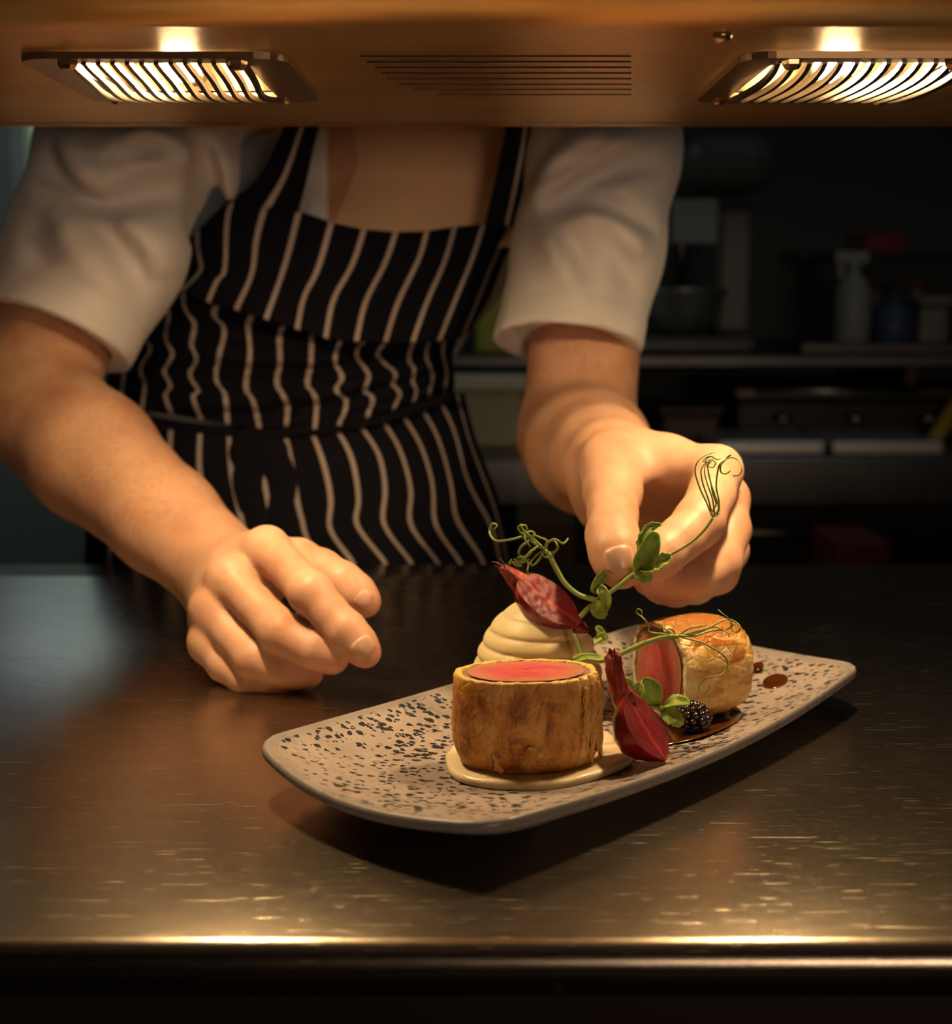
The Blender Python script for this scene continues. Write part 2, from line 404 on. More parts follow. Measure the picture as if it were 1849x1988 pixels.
def sdf_mesh(base, groups, h, kb=.012, post=None, B=12, margin=.016):
    """base: prims blended with kb; groups: [(prims, k_inner, k_to_base)], groups stay apart from each other"""
    prims = [('b', p) for p in base] + [(gi, p) for gi, g in enumerate(groups) for p in g[0]]
    C = np.array([p.c for _, p in prims]); RR = np.array([p.R for _, p in prims])
    lo = (C - RR[:, None]).min(0) - .02; hi = (C + RR[:, None]).max(0) + .02
    def ev(P, idx):
        db = None; gd = {}
        for i in idx:
            g, p = prims[i]; d = p(P)
            if g == 'b': db = d if db is None else smin(db, d, kb)
            else: gd[g] = d if g not in gd else smin(gd[g], d, groups[g][1])
        if db is None: db = np.full(len(P), 1.0)
        out = db
        for g, d in gd.items():
            out = np.minimum(out, smin(db, d, groups[g][2]))
        return post(P, out) if post else out
    bs = B * h; nb = np.ceil((hi - lo) / bs).astype(int)
    I = np.stack(np.meshgrid(*[np.arange(k) for k in nb], indexing='ij'), -1).reshape(-1, 3)
    cen = lo + (I + .5) * bs; diag = bs * .8661
    near = np.full(len(cen), 9.)
    for c_, r_, (_, p) in zip(C, RR, prims):
        d = p(cen); near = np.minimum(near, d)
    act = I[(near > -diag - .05) & (near < diag + margin + .01)]
    cenA = lo + (act + .5) * bs
    g = np.arange(B + 1); L = np.stack(np.meshgrid(g, g, g, indexing='ij'), -1).reshape(-1, 3)
    n1 = B + 1; N = nb * B + 4
    gid = lambda ijk: (ijk[:, 0] * N[1] + ijk[:, 1]) * N[2] + ijk[:, 2]
    ids = []; pos = []; quads = []
    corners = np.array([(a, b, c) for a in (0, 1) for b in (0, 1) for c in (0, 1)])
    edges = [(i, j) for i in range(8) for j in range(i + 1, 8) if np.abs(corners[i] - corners[j]).sum() == 1]
    for bi, cb in zip(act, cenA):
        idx = np.where(np.linalg.norm(C - cb, axis=1) < RR + diag + .03)[0]
        if len(idx) == 0: continue
        G = bi * B; P = lo + (G + L) * h
        D = ev(P, idx).reshape(n1, n1, n1)
        if D.min() > 0 or D.max() < 0: continue
        S = D < 0
        cs = [D[a:a + B, b:b + B, c:c + B] for a, b, c in corners]; ss = [x < 0 for x in cs]
        cnt = sum(x.astype(int) for x in ss); mask = (cnt > 0) & (cnt < 8)
        if mask.any():
            w = np.argwhere(mask); acc = np.zeros((len(w), 3)); k = np.zeros(len(w))
            cv = [x[mask] for x in cs]
            for i, j in edges:
                a, b = cv[i], cv[j]; cr = (a < 0) != (b < 0)
                t = np.where(cr, a / np.where(cr, a - b, 1), 0)
                acc += np.where(cr[:, None], corners[i] + t[:, None] * (corners[j] - corners[i]), 0); k += cr
            pos.append(lo + (G + w + acc / k[:, None]) * h); ids.append(gid(G + w))
        for ax in range(3):
            o1, o2 = [(1, 2), (2, 0), (0, 1)][ax]
            sl = [slice(0, B)] * 3; sl2 = [slice(0, B)] * 3; sl2[ax] = slice(1, B + 1)
            a, b = S[tuple(sl)], S[tuple(sl2)]; w = np.argwhere(a != b)
            if len(w) == 0: continue
            flip = a[a != b]; Wg = G + w; e1 = np.eye(3, dtype=int)[o1]; e2 = np.eye(3, dtype=int)[o2]
            q = np.stack([gid(Wg - e1 - e2), gid(Wg - e2), gid(Wg), gid(Wg - e1)], 1)
            q[~flip] = q[~flip][:, ::-1]; quads.append(q)
    ids = np.concatenate(ids); pos = np.concatenate(pos); quads = np.concatenate(quads)
    o = np.argsort(ids); ids = ids[o]; pos = pos[o]
    loc = np.searchsorted(ids, quads); loc = np.clip(loc, 0, len(ids) - 1)
    ok = (ids[loc] == quads).all(1)
    return pos, loc[ok]

# ------------------------------------------------------------------ the room
FL = -0.93
X0, X1, Y0, Y1, ZT = -2.0, 2.4, -1.6, 3.0, 1.6
meta(MB().box(X0 - .1, X1 + .1, Y0 - .1, Y1 + .1, FL - .05, FL).build('floor', M['floor'], smooth=False), kind='structure')
meta(MB().box(X0 - .1, X1 + .1, Y0 - .1, Y1 + .1, ZT, ZT + .05).build('ceiling', M['ceiling'], smooth=False), kind='structure')
meta(MB().box(X0 - .1, X0, Y0, Y1, FL, ZT).build('wall_left', M['wall_left'], smooth=False), kind='structure')
meta(MB().box(X1, X1 + .1, Y0, Y1, FL, ZT).build('wall_right', M['wall'], smooth=False), kind='structure')
meta(MB().box(X0, X1, Y0 - .1, Y0, FL, ZT).build('wall_front', M['wall'], smooth=False), kind='structure')
WX0, WX1, WZ0, WZ1 = -1.005, -0.74, .40, 1.15
wb = MB(); wb.box(X0, WX0, Y1, Y1 + .1, FL, ZT); wb.box(WX1, X1, Y1, Y1 + .1, FL, ZT)
wb.box(WX0, WX1, Y1, Y1 + .1, FL, WZ0); wb.box(WX0, WX1, Y1, Y1 + .1, WZ1, ZT)
M['wall_back'] = mat('back_wall_paint', (.10, .105, .095), .7); n = NT(M['wall_back'])
# grey-green left of the window pier, charcoal to the right
xx = n.sep(n.coord())[0]
n.set('Base Color', n.mix(n.maprange(xx, -.72, -.70), (.36, .42, .37), (.06, .065, .058)))
meta(wb.build('wall_back', M['wall_back'], smooth=False), kind='structure')
wf = bpy.data.objects.new('window_1', None); COL.objects.link(wf); wf.location = ((WX0 + WX1) / 2, Y1, WZ0); meta(wf, kind='structure')
M['frame'] = mat('white_window_frame', (.55, .56, .55), .5)
f_ = MB(); t_ = .03
f_.box(WX0, WX0 + t_, Y1 - .02, Y1 + .06, WZ0, WZ1); f_.box(WX1 - t_, WX1, Y1 - .02, Y1 + .06, WZ0, WZ1)
f_.box(WX0, WX1, Y1 - .02, Y1 + .06, WZ0, WZ0 + t_); f_.box(WX0, WX1, Y1 - .02, Y1 + .06, WZ1 - t_, WZ1)
f_.build('window_frame', M['frame'], wf, smooth=False, bevel=.003)
M['pane'] = mat('daylit_frosted_pane', (.3, .35, .3), .3, emit=(.50, .62, .56), es=.6); n = NT(M['pane'])
n.set('Emission Color', n.ramp(n.noise(n.coord((5, 5, 5)), 1, 3), [(.40, (.16, .30, .08)), (.55, (.42, .52, .40)), (.70, (.62, .74, .85))]))
MB().box(WX0 + t_, WX1 - t_, Y1 + .03, Y1 + .035, WZ0 + t_, WZ1 - t_).build('window_pane', M['pane'], wf, smooth=False)

# ------------------------------------------------------------------ pass counter
yf = VZ(924, 1818, 0)[1]; yb = VZ(924, 1096, 0)[1]
CX0, CX1 = -1.35, 1.5
rr_ = .0080; prof = []
prof.append((yb, 0.0)); 
for k in range(13): prof.append((yb + (yf - yb) * (k + 1) / 13, 0.0))
for k in range(1, 15):
    a = math.pi * k / 14 * 1.0; prof.append((yf - rr_ * math.sin(a), -rr_ + rr_ * math.cos(a)))
prof += [(yf + .022, -2 * rr_ - .0005), (yf + .022, -.034), (yb, -.034)]
xs = np.linspace(CX0, CX1, 41); vv = [(x, y, z) for (y, z) in prof for x in xs]
ct = add('pass_counter', vv, [tuple(reversed(q)) for q in grid_faces(len(prof), 41)] + [tuple(41 * i for i in range(len(prof))), tuple(41 * i + 40 for i in reversed(range(len(prof))))] + [tuple([*range(0, 41)]) + tuple(reversed(range(41 * (len(prof) - 1), 41 * len(prof))))],
         M['counter'], base=(0, (yf + yb) / 2, 0))
meta(ct, 'scratched steel pass counter with rounded front edge under the plate', 'counter')
lb = MB(); lb.box(CX0, CX1, yf + .03, yb - .02, -.42, -.035); M['cab'] = mat('dark_cabinet_metal', (.03, .02, .014), .4, .5)
lb.build('apron_panel', M['cab'], ct, smooth=False)
for x in (CX0 + .04, 0.05, CX1 - .09):
    MB().box(x, x + .05, yf + .06, yf + .11, FL, -.42).build('leg', M['steel_dark'], ct, smooth=False)
    MB().box(x, x + .05, yb - .1, yb - .05, FL, -.42).build('leg', M['steel_dark'], ct, smooth=False)

# ------------------------------------------------------------------ heated gantry
GZ = V(924, 240, .85)[2]; GYb = .85
GYf = VZ(924, 52, GZ)[1]
def gy(py): return VZ(924, py, GZ)[1]
def gx(px, py): return VZ(px, py, GZ)[0]
L1 = dict(x0=gx(35, 97), x1=gx(502, 97), y0=gy(97), y1=gy(186))
L1['x0'] = (gx(38, 97) + gx(232, 183)) / 2; L1['x1'] = (gx(500, 97) + gx(625, 187)) / 2
L1['x0'] -= .008; L1['x1'] += .006
L2 = dict(x0=(gx(1408, 97) + gx(1378, 186)) / 2, x1=gx(1760, 187) + .002, y0=gy(96), y1=gy(187))
print('lamps', L1, L2, 'gantry', GZ, GYf, 'counter', yf, yb)
gm = .014
L1['g'] = .020; L2['g'] = .015
holes = [(L['x0'] + L['g'], L['x1'] - L['g'], L['y0'] + gm * .8, L['y1'] - gm) for L in (L1, L2)]
GX0, GX1 = -1.1, 1.1; TH = .0015
xc_ = sorted([GX0, GX1] + [h[0] for h in holes] + [h[1] for h in holes] + [-.5, 0, .5]); 
gb = MB(); ycuts = sorted([GYf, GYb] + [h[2] for h in holes] + [h[3] for h in holes])
for i in range(len(xc_) - 1):
    for j in range(len(ycuts) - 1):
        cx, cy = (xc_[i] + xc_[i + 1]) / 2, (ycuts[j] + ycuts[j + 1]) / 2
        if any(h[0] < cx < h[1] and h[2] < cy < h[3] for h in holes): continue
        gb.raw([(xc_[i], ycuts[j], GZ), (xc_[i + 1], ycuts[j], GZ), (xc_[i + 1], ycuts[j + 1], GZ), (xc_[i], ycuts[j + 1], GZ)], [(0, 3, 2, 1)])
# rounded front nose, front face, top, rolled back lip
gp = []
for k in range(0, 11):
    a = R(90) * k / 10; gp.append((GYf - .030 * math.sin(a), GZ + .030 - .030 * math.cos(a)))
gp += [(GYf - .030, GZ + .085), (GYf - .026, GZ + .09), (GYb + .002, GZ + .09)]
for k in range(0, 9):
    a = math.pi * k / 8; gp.append((GYb + .002 + .0035 * math.sin(a) , GZ + .0020 + .0035 * math.cos(a) if k else GZ + .0055))
gp.append((GYb - .004, GZ - .0004))
xs = np.linspace(GX0, GX1, 31)
gb.raw([(x, y, z) for (y, z) in gp for x in xs], grid_faces(len(gp), 31))
for x in (GX0, GX1):
    gb.raw([(x, GYf, GZ), (x, GYb, GZ), (x, GYb, GZ + .09), (x, GYf - .03, GZ + .09), (x, GYf - .03, GZ + .03)], [(0, 1, 2, 3, 4)])
gantry = empty('heated_gantry', ((GX0 + GX1) / 2, .7, 0), 'warm brown steel heated gantry shelf spanning above the pass counter', 'heated gantry')
gb.build('gantry_shelf', M['gantry'], gantry, smooth=True)
for x in (-1.0, 1.0):
    MB().box(x - .02, x + .02, .68, .72, 0.0, GZ).build('post', M['steel'], gantry, smooth=False, bevel=.003)
for k in range(8):
    py = [108, 119, 130, 141, 152, 163, 173, 183][k]; y = gy(py); xa = gx([700, 712, 728, 740, 752, 775, 800, 850][k], py); xb_ = gx(1226, py)
    s_ = MB(); w_ = .0006 if k < 5 else .0004
    s_.box(xa, xb_, y - w_ / 2, y + w_ / 2, GZ - .0005, GZ + .0006)
    s_.build('vent_groove', M['black'], gantry, smooth=False)
sx, sy = gx(1400, 66), gy(66)
MB().lathe([(.0001, -.0035), (.003, -.0032), (.0045, -.0015), (.0048, 0)], (sx, sy, GZ), 16).build('screw', M['bolt'], gantry)
for px in (155, 1795):
    pass

def rrect(x0, x1, y0, y1, r, n=6):
    P = []
    for cx, cy, a0 in ((x1 - r, y1 - r, 0), (x0 + r, y1 - r, 90), (x0 + r, y0 + r, 180), (x1 - r, y0 + r, 270)):
        for k in range(n + 1):
            a = R(a0 + 90 * k / n); P.append((cx + r * math.cos(a), cy + r * math.sin(a)))
    return P
def heat_lamp(L, label):
    cx, cy = (L['x0'] + L['x1']) / 2, (L['y0'] + L['y1']) / 2
    t = empty('heat_lamp', (cx, cy, GZ), label, 'heat lamp', 'heat lamps under the gantry')
    O = rrect(L['x0'], L['x1'], L['y0'], L['y1'], .014); I = rrect(L['x0'] + L['g'], L['x1'] - L['g'], L['y0'] + gm * .8, L['y1'] - gm, .010)
    nO = len(O); zt, zb = GZ - .0006, GZ - .0036
    v = [(x, y, zt) for x, y in O] + [(x, y, zb) for x, y in O] + [(x, y, zb) for x, y in I] + [(x, y, zt) for x, y in I]
    f = []
    for a in range(3):
        for i in range(nO):
            j = (i + 1) % nO; f.append((a * nO + i, a * nO + j, (a + 1) * nO + j, (a + 1) * nO + i))
    for i in range(nO):
        j = (i + 1) % nO; f.append((3 * nO + i, 3 * nO + j, j, i))
    add('lamp_frame', v, f, M['lamp_frame'], t, smooth=False)
    hx0, hx1, hy0, hy1 = L['x0'] + L['g'], L['x1'] - L['g'], L['y0'] + gm * .8, L['y1'] - gm
    nb = 13
    for k in range(nb):
        x = hx0 + .001 + (hx1 - hx0 - .002) * k / (nb - 1)
        b = MB(); ys = np.linspace(hy0 - .002, hy1 + .002, 17); hw = .0011
        v = []; f = []
        wob = .0016
        for q, y in enumerate(ys):
            u = q / 16; zz = GZ - .0045 - .0052 * math.sin(math.pi * u) ** .7
            xx_ = x + wob * math.sin(math.pi * 2 * u + .5)
            v += [(xx_ - hw, y, zz), (xx_ + hw, y, zz), (xx_ + hw, y, zz + .0028), (xx_ - hw, y, zz + .0028)]
        for q in range(16):
            for a in range(4):
                c = (a + 1) % 4; f.append((q * 4 + a, (q + 1) * 4 + a, (q + 1) * 4 + c, q * 4 + c))
        f += [(0, 1, 2, 3), (64, 67, 66, 65)]
        add('guard_bar', v, f, M['steel_dark'], t, smooth=False)
    # curved gold reflector tray, open downwards
    nx, ny = 17, 17; v = []
    for j in range(ny):
        for i in range(nx):
            u, w = i / (nx - 1), j / (ny - 1)
            hgt = .046 * (1 - abs(2 * u - 1) ** 4) ** .6 * (1 - abs(2 * w - 1) ** 3) ** .6
            v.append((hx0 + (hx1 - hx0) * u, hy0 + (hy1 - hy0) * w, GZ + .0005 + hgt))
    add('reflector', v, grid_faces(ny, nx), M['reflector'], t)
    bx, by = cx, cy - .004; bz = GZ + .0062
    b = MB(); b.tube(catmull([(bx, by - .022, bz), (bx, by + .022, bz)], 6), [.005, .008, .0094, .0094, .0094, .008, .005], 14)
    b.build('halogen_bulb', M['bulb'], t)
    MB().tube([(bx, by + .022, bz), (bx, by + .034, bz)], .007, 12).build('bulb_socket', M['steel'], t)
    for (x, y, s) in ((L['x0'] + .022, L['y0'] + .006, 1), (L['x1'] - .022, L['y0'] + .006, 1), (L['x0'] + .012, L['y1'] - .006, .75), (L['x1'] - .018, L['y1'] - .006, .75)):
        MB().lathe([(.0001, -.0075 * s), (.003 * s, -.0072 * s), (.0042 * s, -.0055 * s), (.0045 * s, -.0036), (.0045 * s, -.001)], (x, y, GZ), 6 if s == 1 else 16).build('bolt', M['bolt'], t, smooth=False)
    return t
heat_lamp(L1, 'left heat lamp with slatted guard glowing in the gantry above the chef hand')
heat_lamp(L2, 'right heat lamp with slatted guard glowing in the gantry above the pinching hand')


# ------------------------------------------------------------------ plate
zc = .026
cL, cF, cR, cB = VZ(438, 1466, zc), VZ(1000, 1574, .020), VZ(1748, 1272, zc), VZ(1180, 1212, zc)
PC = (cL + cF + cR + cB) / 4
ax_u = norm(((cB + cR) - (cL + cF)) * (1, 1, 0)); ax_v = np.array([-ax_u[1], ax_u[0], 0])
PA = abs(np.dot((cR + cB) - (cL + cF), ax_u)) / 4; PB = abs(np.dot((cL + cB) - (cF + cR), ax_v)) / 4
print('plate half', PA, PB, PC)
PC = PC * (1, 1, 0)
def plate_outline(n=160):
    r = .011; P = []
    q = rrect(-PA, PA, -PB, PB, r, 12)
    q = np.array(q + [q[0]]); seg = np.linalg.norm(np.diff(q, axis=0), axis=1); s = np.concatenate([[0], np.cumsum(seg)])
    t = np.linspace(0, s[-1], n, endpoint=False)
    x = np.interp(t, s, q[:, 0]); y = np.interp(t, s, q[:, 1])
    bx = .013 * (1 - (y / PB) ** 2) * np.sign(x) * (np.abs(x) / PA) ** 2; by = .009 * (1 - (x / PA) ** 2) * np.sign(y) * (np.abs(y) / PB) ** 2
    return np.stack([x + bx, y + by], 1)
PO = plate_outline()
corner = (np.abs(PO[:, 0]) / PA * np.abs(PO[:, 1]) / PB) ** 2
def plate_z(s, cn): return .0065 + (.0125 + .0055 * cn) * np.clip((s - .42) / .58, 0, 1) ** 1.9
rings = []; ringa = []
for s in [.04, .12, .2, .3, .4, .5, .6, .7, .78, .85, .91, .95, .98]:
    rings.append((s, plate_z(s, corner), s))
rim = plate_z(1.0, corner)
rings += [(.992, rim + .0003, .99), (1.0, rim - .0004, 1.0), (1.004, rim - .0018, 1.03), (1.003, rim - .0036, 1.05), (.992, rim - .0052, 1.08), (.95, rim * .78 - .0030, 1.1), (.86, rim * .55 - .0020, 1.1), (.74, .0045 + 0 * rim, 1.1), (.66, .0014 + 0 * rim, 1.1), (.64, .0002 + 0 * rim, 1.1), (.61, .0002 + 0 * rim, 1.1), (.59, .0018 + 0 * rim, 1.1), (.05, .0018 + 0 * rim, 1.1)]
v = []; ra = []
def p2w(u, w, z): return PC + ax_u * u + ax_v * w + np.array([0, 0, z])
for s, z, a in rings:
    for k in range(len(PO)):
        v.append(p2w(PO[k, 0] * s, PO[k, 1] * s, z[k])); ra.append(a)
f = [tuple(reversed(q)) for q in grid_faces(len(rings), len(PO), True)]; nP = len(PO)
f = grid_faces(len(rings), nP, True)
f.append(tuple(reversed(range(nP)))); f.append(tuple(range((len(rings) - 1) * nP, len(rings) * nP)))
f = [tuple(reversed(q)) for q in f]
plate = add('serving_plate', v, f, M['plate'], base=PC, attr={'ring': ra})
# a chip in the glaze of the front rim
meta(plate, 'rectangular taupe stoneware plate with black speckles and upturned rim', 'plate')
PZ0 = .0065      # food level on the plate
def plate_h(P):
    d = np.asarray(P)[:2] - PC[:2]; u = d.dot(ax_u[:2]) / PA; w = d.dot(ax_v[:2]) / PB
    return float(plate_z(max(abs(u), abs(w)) , 0))

# ------------------------------------------------------------------ puree pool
def blob(name, mat_, outline_px, h, label, cat, z0=PZ0, edge=.35, nr=10, wob=.0004, seed=0, k=6):
    P = np.array([VZ(x, y, z0) for x, y in outline_px]); Pc = catmull(np.vstack([P, P[:1]]), k)[:-1]
    c = Pc.mean(0); v = []; n_ = len(Pc)
    zz = [0, .45, .8, .97, 1.0, 1.0, 1.0, 1.0]; ss = [1.0, 1.012, .995, .96, .9, .7, .4, .08]
    for s, q in zip(ss, zz):
        for p in Pc:
            w = c + (p - c) * s; hz = plate_h(w) - .0002 + h * q + (wob * fbm(w, 90, seed) if q > .5 else 0)
            v.append((w[0], w[1], hz))
    f = grid_faces(len(ss), n_, True); f.append(tuple(range((len(ss) - 1) * n_, len(ss) * n_)))
    o = add(name, v, f, mat_, base=(c[0], c[1], z0)); return meta(o, label, cat)
blob('cream_puree', M['puree'], [(866, 1478), (874, 1508), (900, 1527), (960, 1537), (1030, 1537), (1100, 1532), (1160, 1520), (1205, 1503), (1226, 1486), (1222, 1462), (1195, 1442), (1160, 1425), (1060, 1418), (950, 1425), (890, 1450)], .0040,
     'pale cream puree pooled under the upright pastry slice at the front', 'puree', seed=3)
blob('brown_jus', M['jus'], [(1230, 1440), (1262, 1452), (1300, 1449), (1350, 1444), (1395, 1432), (1428, 1414), (1443, 1396), (1432, 1378), (1380, 1364), (1320, 1362), (1250, 1385), (1225, 1412)], .0008,
     'glossy brown jus pooled around the blackberry', 'sauce', wob=.0001)
for px, r_, lab in (((1505, 1347), 25, 'round brown drop of jus on the plate right of the golden pastry'), ((1470, 1326), 13, 'tiny brown jus drop touching the right side of the golden pastry')):
    q = [(px[0] + r_ * math.cos(a), px[1] + r_ * .34 * math.sin(a)) for a in np.linspace(0, 2 * math.pi, 11)[:-1]]
    blob('jus_drop', M['jus'], q, .0011, lab, 'sauce', wob=0)

# ------------------------------------------------------------------ beef wellington slices
def wellington_local(seed, A, Bh, H, notch=None, EXP=2.7):
    """local: cut disc in xz plane? -> outline in (x,y), extrusion along z from 0..H. returns crust, duxelles, beef data"""
    n_ = 168; prof = [(0, .84), (.03, .875), (.10, .925), (.2, .968), (.32, .998), (.45, 1.0), (.58, 1.0), (.70, .998), (.82, .992), (.92, .985), (.975, .978), (1.0, .965)]
    def out(a, s=1.0, e=EXP):
        c, d = math.cos(a), math.sin(a); r = (abs(c / A) ** e + abs(d / Bh) ** e) ** (-1 / e); return r * s
    cr = []; pale = []
    for t, s in prof:
        for k in range(n_):
            a = 2 * math.pi * k / n_; r = out(a, s)
            p = np.array([r * math.cos(a), r * math.sin(a), t * H])
            d = .0011 * fbm(p, 70, seed, 3) + .0005 * fbm(p, 260, seed + 5, 2)
            pl = .55 * max(0, (t - .86) / .14)
            if notch is not None:
                da = (a - notch + math.pi) % (2 * math.pi) - math.pi
                if abs(da) < .40:
                    g = 1 - (da / .40) ** 2
                    d += g * (.0013 * math.sin(da * 34 + 2.0 * nz(p, 60, seed)) + .0010 * nz((a * 3, 0, t), 3, seed))
                    pl += .9 * g * (.5 + .5 * math.sin(da * 34 + 1.2))
            r += d
            cr.append((r * math.cos(a), r * math.sin(a), t * H + (.0005 * fbm(p, 150, seed) if t == 1 else 0))); pale.append(pl)
    th = [(.92, 1.004), (.875, 1.0), (.865, .97)]
    for s, t in th:
        for k in range(n_):
            a = 2 * math.pi * k / n_; r = out(a, s); p = np.array([r * math.cos(a), r * math.sin(a), 0])
            r += .0005 * fbm(p, 200, seed + 2)
            cr.append((r * math.cos(a), r * math.sin(a), t * H + (.0006 * fbm(p, 220, seed + 1) if t > .98 else 0))); pale.append(1.5)
    f = grid_faces(len(prof) + 3, n_, True); f.append(tuple(reversed(range(n_))))
    def disc(s0, s1, z, amp, freq, sd, rings=8, dome=0.):
        v = []; ed = []
        for q in range(rings + 1):
            s = s1 + (s0 - s1) * q / rings
            for k in range(n_):
                a = 2 * math.pi * k / n_; r = out(a, s, EXP * .95); p = np.array([r * math.cos(a), r * math.sin(a), 0])
                if q == 0: pass
                r2 = r + .0009 * fbm((math.cos(a), math.sin(a), 0), 2.5, sd) * (1 if s > .5 else 0)
                v.append((r2 * math.cos(a), r2 * math.sin(a), z + amp * min(1, s * 5) * fbm(p, freq, sd) + dome * (1 - s))); ed.append(s / s0)
        ff = [tuple(reversed(x)) for x in grid_faces(rings + 1, n_, True)]
        if s1 < .1: ff.append(tuple(reversed(range(n_))))
        return v, [tuple(reversed(x)) for x in ff], ed
    dx = disc(.885, .60, H * .985, .0005, 300, seed + 3, 6)
    bf = disc(.785, .002, H * .990 + .0002, .0004, 120, seed + 4, 12, .0010)
    return (cr, f, pale), dx, bf
def place(vs, O, ex, ey, ez): return [O + ex * p[0] + ey * p[1] + ez * p[2] for p in map(np.array, vs)]

def wellington(label, O, ex, ey, ez, seed, A, Bh, H, notch, crust, glaze=None):
    t = empty('beef_wellington_slice', O, label, 'beef wellington', 'beef wellington slices on the plate')
    (cr, f, pale), dx, bf = wellington_local(seed, A, Bh, H, notch, 2.25 if notch is not None else 2.7)
    gl = [max(0, min(1, (ex * p[0] + ey * p[1] + ez * p[2])[2] / .025)) for p in map(np.array, cr)]
    add('pastry_crust', place(cr, O, ex, ey, ez), f, crust, t, attr={'pale': pale, 'glaze': gl})
    add('mushroom_layer', place(dx[0], O, ex, ey, ez), dx[1], M['dux'], t)
    add('beef_filling', place(bf[0], O, ex, ey, ez), bf[1], M['beef'], t, attr={'edge': bf[2]})
    return t
# upright slice: measured from its contour
wz = plate_h(VZ(1020, 1480, .008)) + .0034
pF = VZ(1012, 1508, wz); wy = pF[1] + .0195
O1 = np.array([V(1022, 1400, wy)[0], wy, wz])
yaw = R(7)
e1 = np.array([math.cos(yaw), math.sin(yaw), 0]); e2 = np.array([-math.sin(yaw), math.cos(yaw), 0]); e3 = np.array([0, 0, 1.])
A1 = (V(1166, 1400, wy)[0] - V(880, 1400, wy)[0]) / 2
H1 = V(1020, 1327, wy - .0195)[2] - wz
print('wellington', O1, A1, H1)
w1 = wellington('upright pastry slice with pink beef facing up, standing in cream puree', O1, e1, e2, e3, 3.1, A1, .0205, H1, R(-22), M['crust'])
# raised flakes at the seam and one loose flake on the front
def flake(parent, c, u, w_, n_, L, Wd, seed, matl, thick=.0009, curl=.0015):
    nu, nw = 12, 5; v = []
    for i in range(nu):
        s = i / (nu - 1); wd = Wd * (math.sin(math.pi * min(max(s, .04), .96)) ** .5) * (.85 + .7 * nz((s * 5, seed, 0), 1.3))
        for j in range(nw):
            q = j / (nw - 1) - .5
            p = c + u * (L * (s - .5)) + w_ * (wd * q + .0008 * nz((s * 5, seed, 1), 1)) + n_ * (curl * (q * 2) ** 2 * .5 + .0007 * nz((s * 6, q * 3, seed), 1))
            p = p + w_ * .0013 * nz((s * 3.5, seed * 1.7, 2), 1.6); v.append(p)
    o = add('pastry_flake', v, grid_faces(nu, nw), matl, parent, attr={'pale': [.45] * (nu * nw)})
    so = o.modifiers.new('thickness', 'SOLIDIFY'); so.thickness = thick; so.offset = 0
    return o
for k, (da, hh, L_, wd) in enumerate([(-.20, .56, .030, .0022), (-.08, .50, .036, .0028), (.05, .55, .032, .0022), (.17, .47, .034, .003)]):
    a = R(-22) + da; r = (abs(math.cos(a) / A1) ** 2.25 + abs(math.sin(a) / .0205) ** 2.25) ** (-1 / 2.25) + .0002
    c = O1 + e1 * (r * math.cos(a)) + e2 * (r * math.sin(a)) + e3 * (H1 * hh)
    nr = norm(e1 * math.cos(a) + e2 * math.sin(a)); tw = norm(np.cross(e3, nr))
    flake(w1, c, norm(e3 + tw * .05 * (k - 2)), norm(tw + nr * (1.2 if k % 2 else .7)), nr, L_, wd, k * 3.3, M['crust'])
a = R(-93); r = .0252
flake(w1, O1 + e1 * (.0002) - e2 * .0214 + e3 * (H1 * .30), norm(e1 * .75 - e3 * .66), norm(e1 * .66 + e3 * .75), -e2, .0066, .0024, 9.1, M['crust'], curl=.003)
flake(w1, O1 - e1 * (.016) - e2 * .0203 + e3 * (H1 * .16), norm(e1 * .3 - e3 * .9), norm(e1 * .9 + e3 * .3), -e2, .009, .003, 5.1, M['crust'], curl=.001)
# lying slice: cut face looks left
bz = plate_h(VZ(1380, 1385, .009)) + .0008
axz = norm(np.array([-.89, -.455, 0.]))     # the cut face's outward direction
exx = np.array([-axz[1], axz[0], 0]); exx = -exx
Yw = VZ(1330, 1388, bz)[1]
R2 = .0255
cF2 = V(1279, 1296, Yw - .004); cF2[2] = bz + .0245
H2 = .043
O2 = cF2 - axz * H2
w2 = wellington('golden glazed pastry slice lying on its side, pink beef facing left', O2, norm(np.cross(axz, [0, 0, -1.])), np.array([0, 0, 1.]), axz, 8.4, .0245, .0245, H2, None, M['crust2'])
print('w2', cF2, O2)

# ------------------------------------------------------------------ mousseline swirl
mz = PZ0; mc = V(1043, 1300, .672); mc[2] = mz
v = []; nr_, nc_ = 90, 96; Hm = .0565; tilt = R(6)
for i in range(nr_):
    t = i / (nr_ - 1)
    for j in range(nc_):
        a = 2 * math.pi * j / nc_
        ph = t * 7.4 + a / (2 * math.pi) + .12
        fr = ph - math.floor(ph); ridge = .0019 * (abs(math.sin(math.pi * fr)) ** .6 - .5)
        r = float(np.interp(t * .0565, [0, .020, .031, .041, .048, .0535, .056, .0565], [.036, .0325, .0290, .0250, .0195, .0125, .006, .0004])) + ridge * (1 - t ** 8) + .0005 * nz((math.cos(a), math.sin(a), t * 3), 1.5)
        r = max(r, .0004); z = Hm * t + .001 * math.sin(a + 2.4) * t
        v.append(mc + np.array([r * math.cos(a), r * math.sin(a), z]))
f = grid_faces(nr_, nc_, True); f.append(tuple(range((nr_ - 1) * nc_, nr_ * nc_))); f.append(tuple(reversed(range(nc_))))
meta(add('piped_mousseline', v, f, M['mash'], base=mc), 'pale yellow mousseline piped in a ridged cone behind the upright pastry slice', 'mousseline')

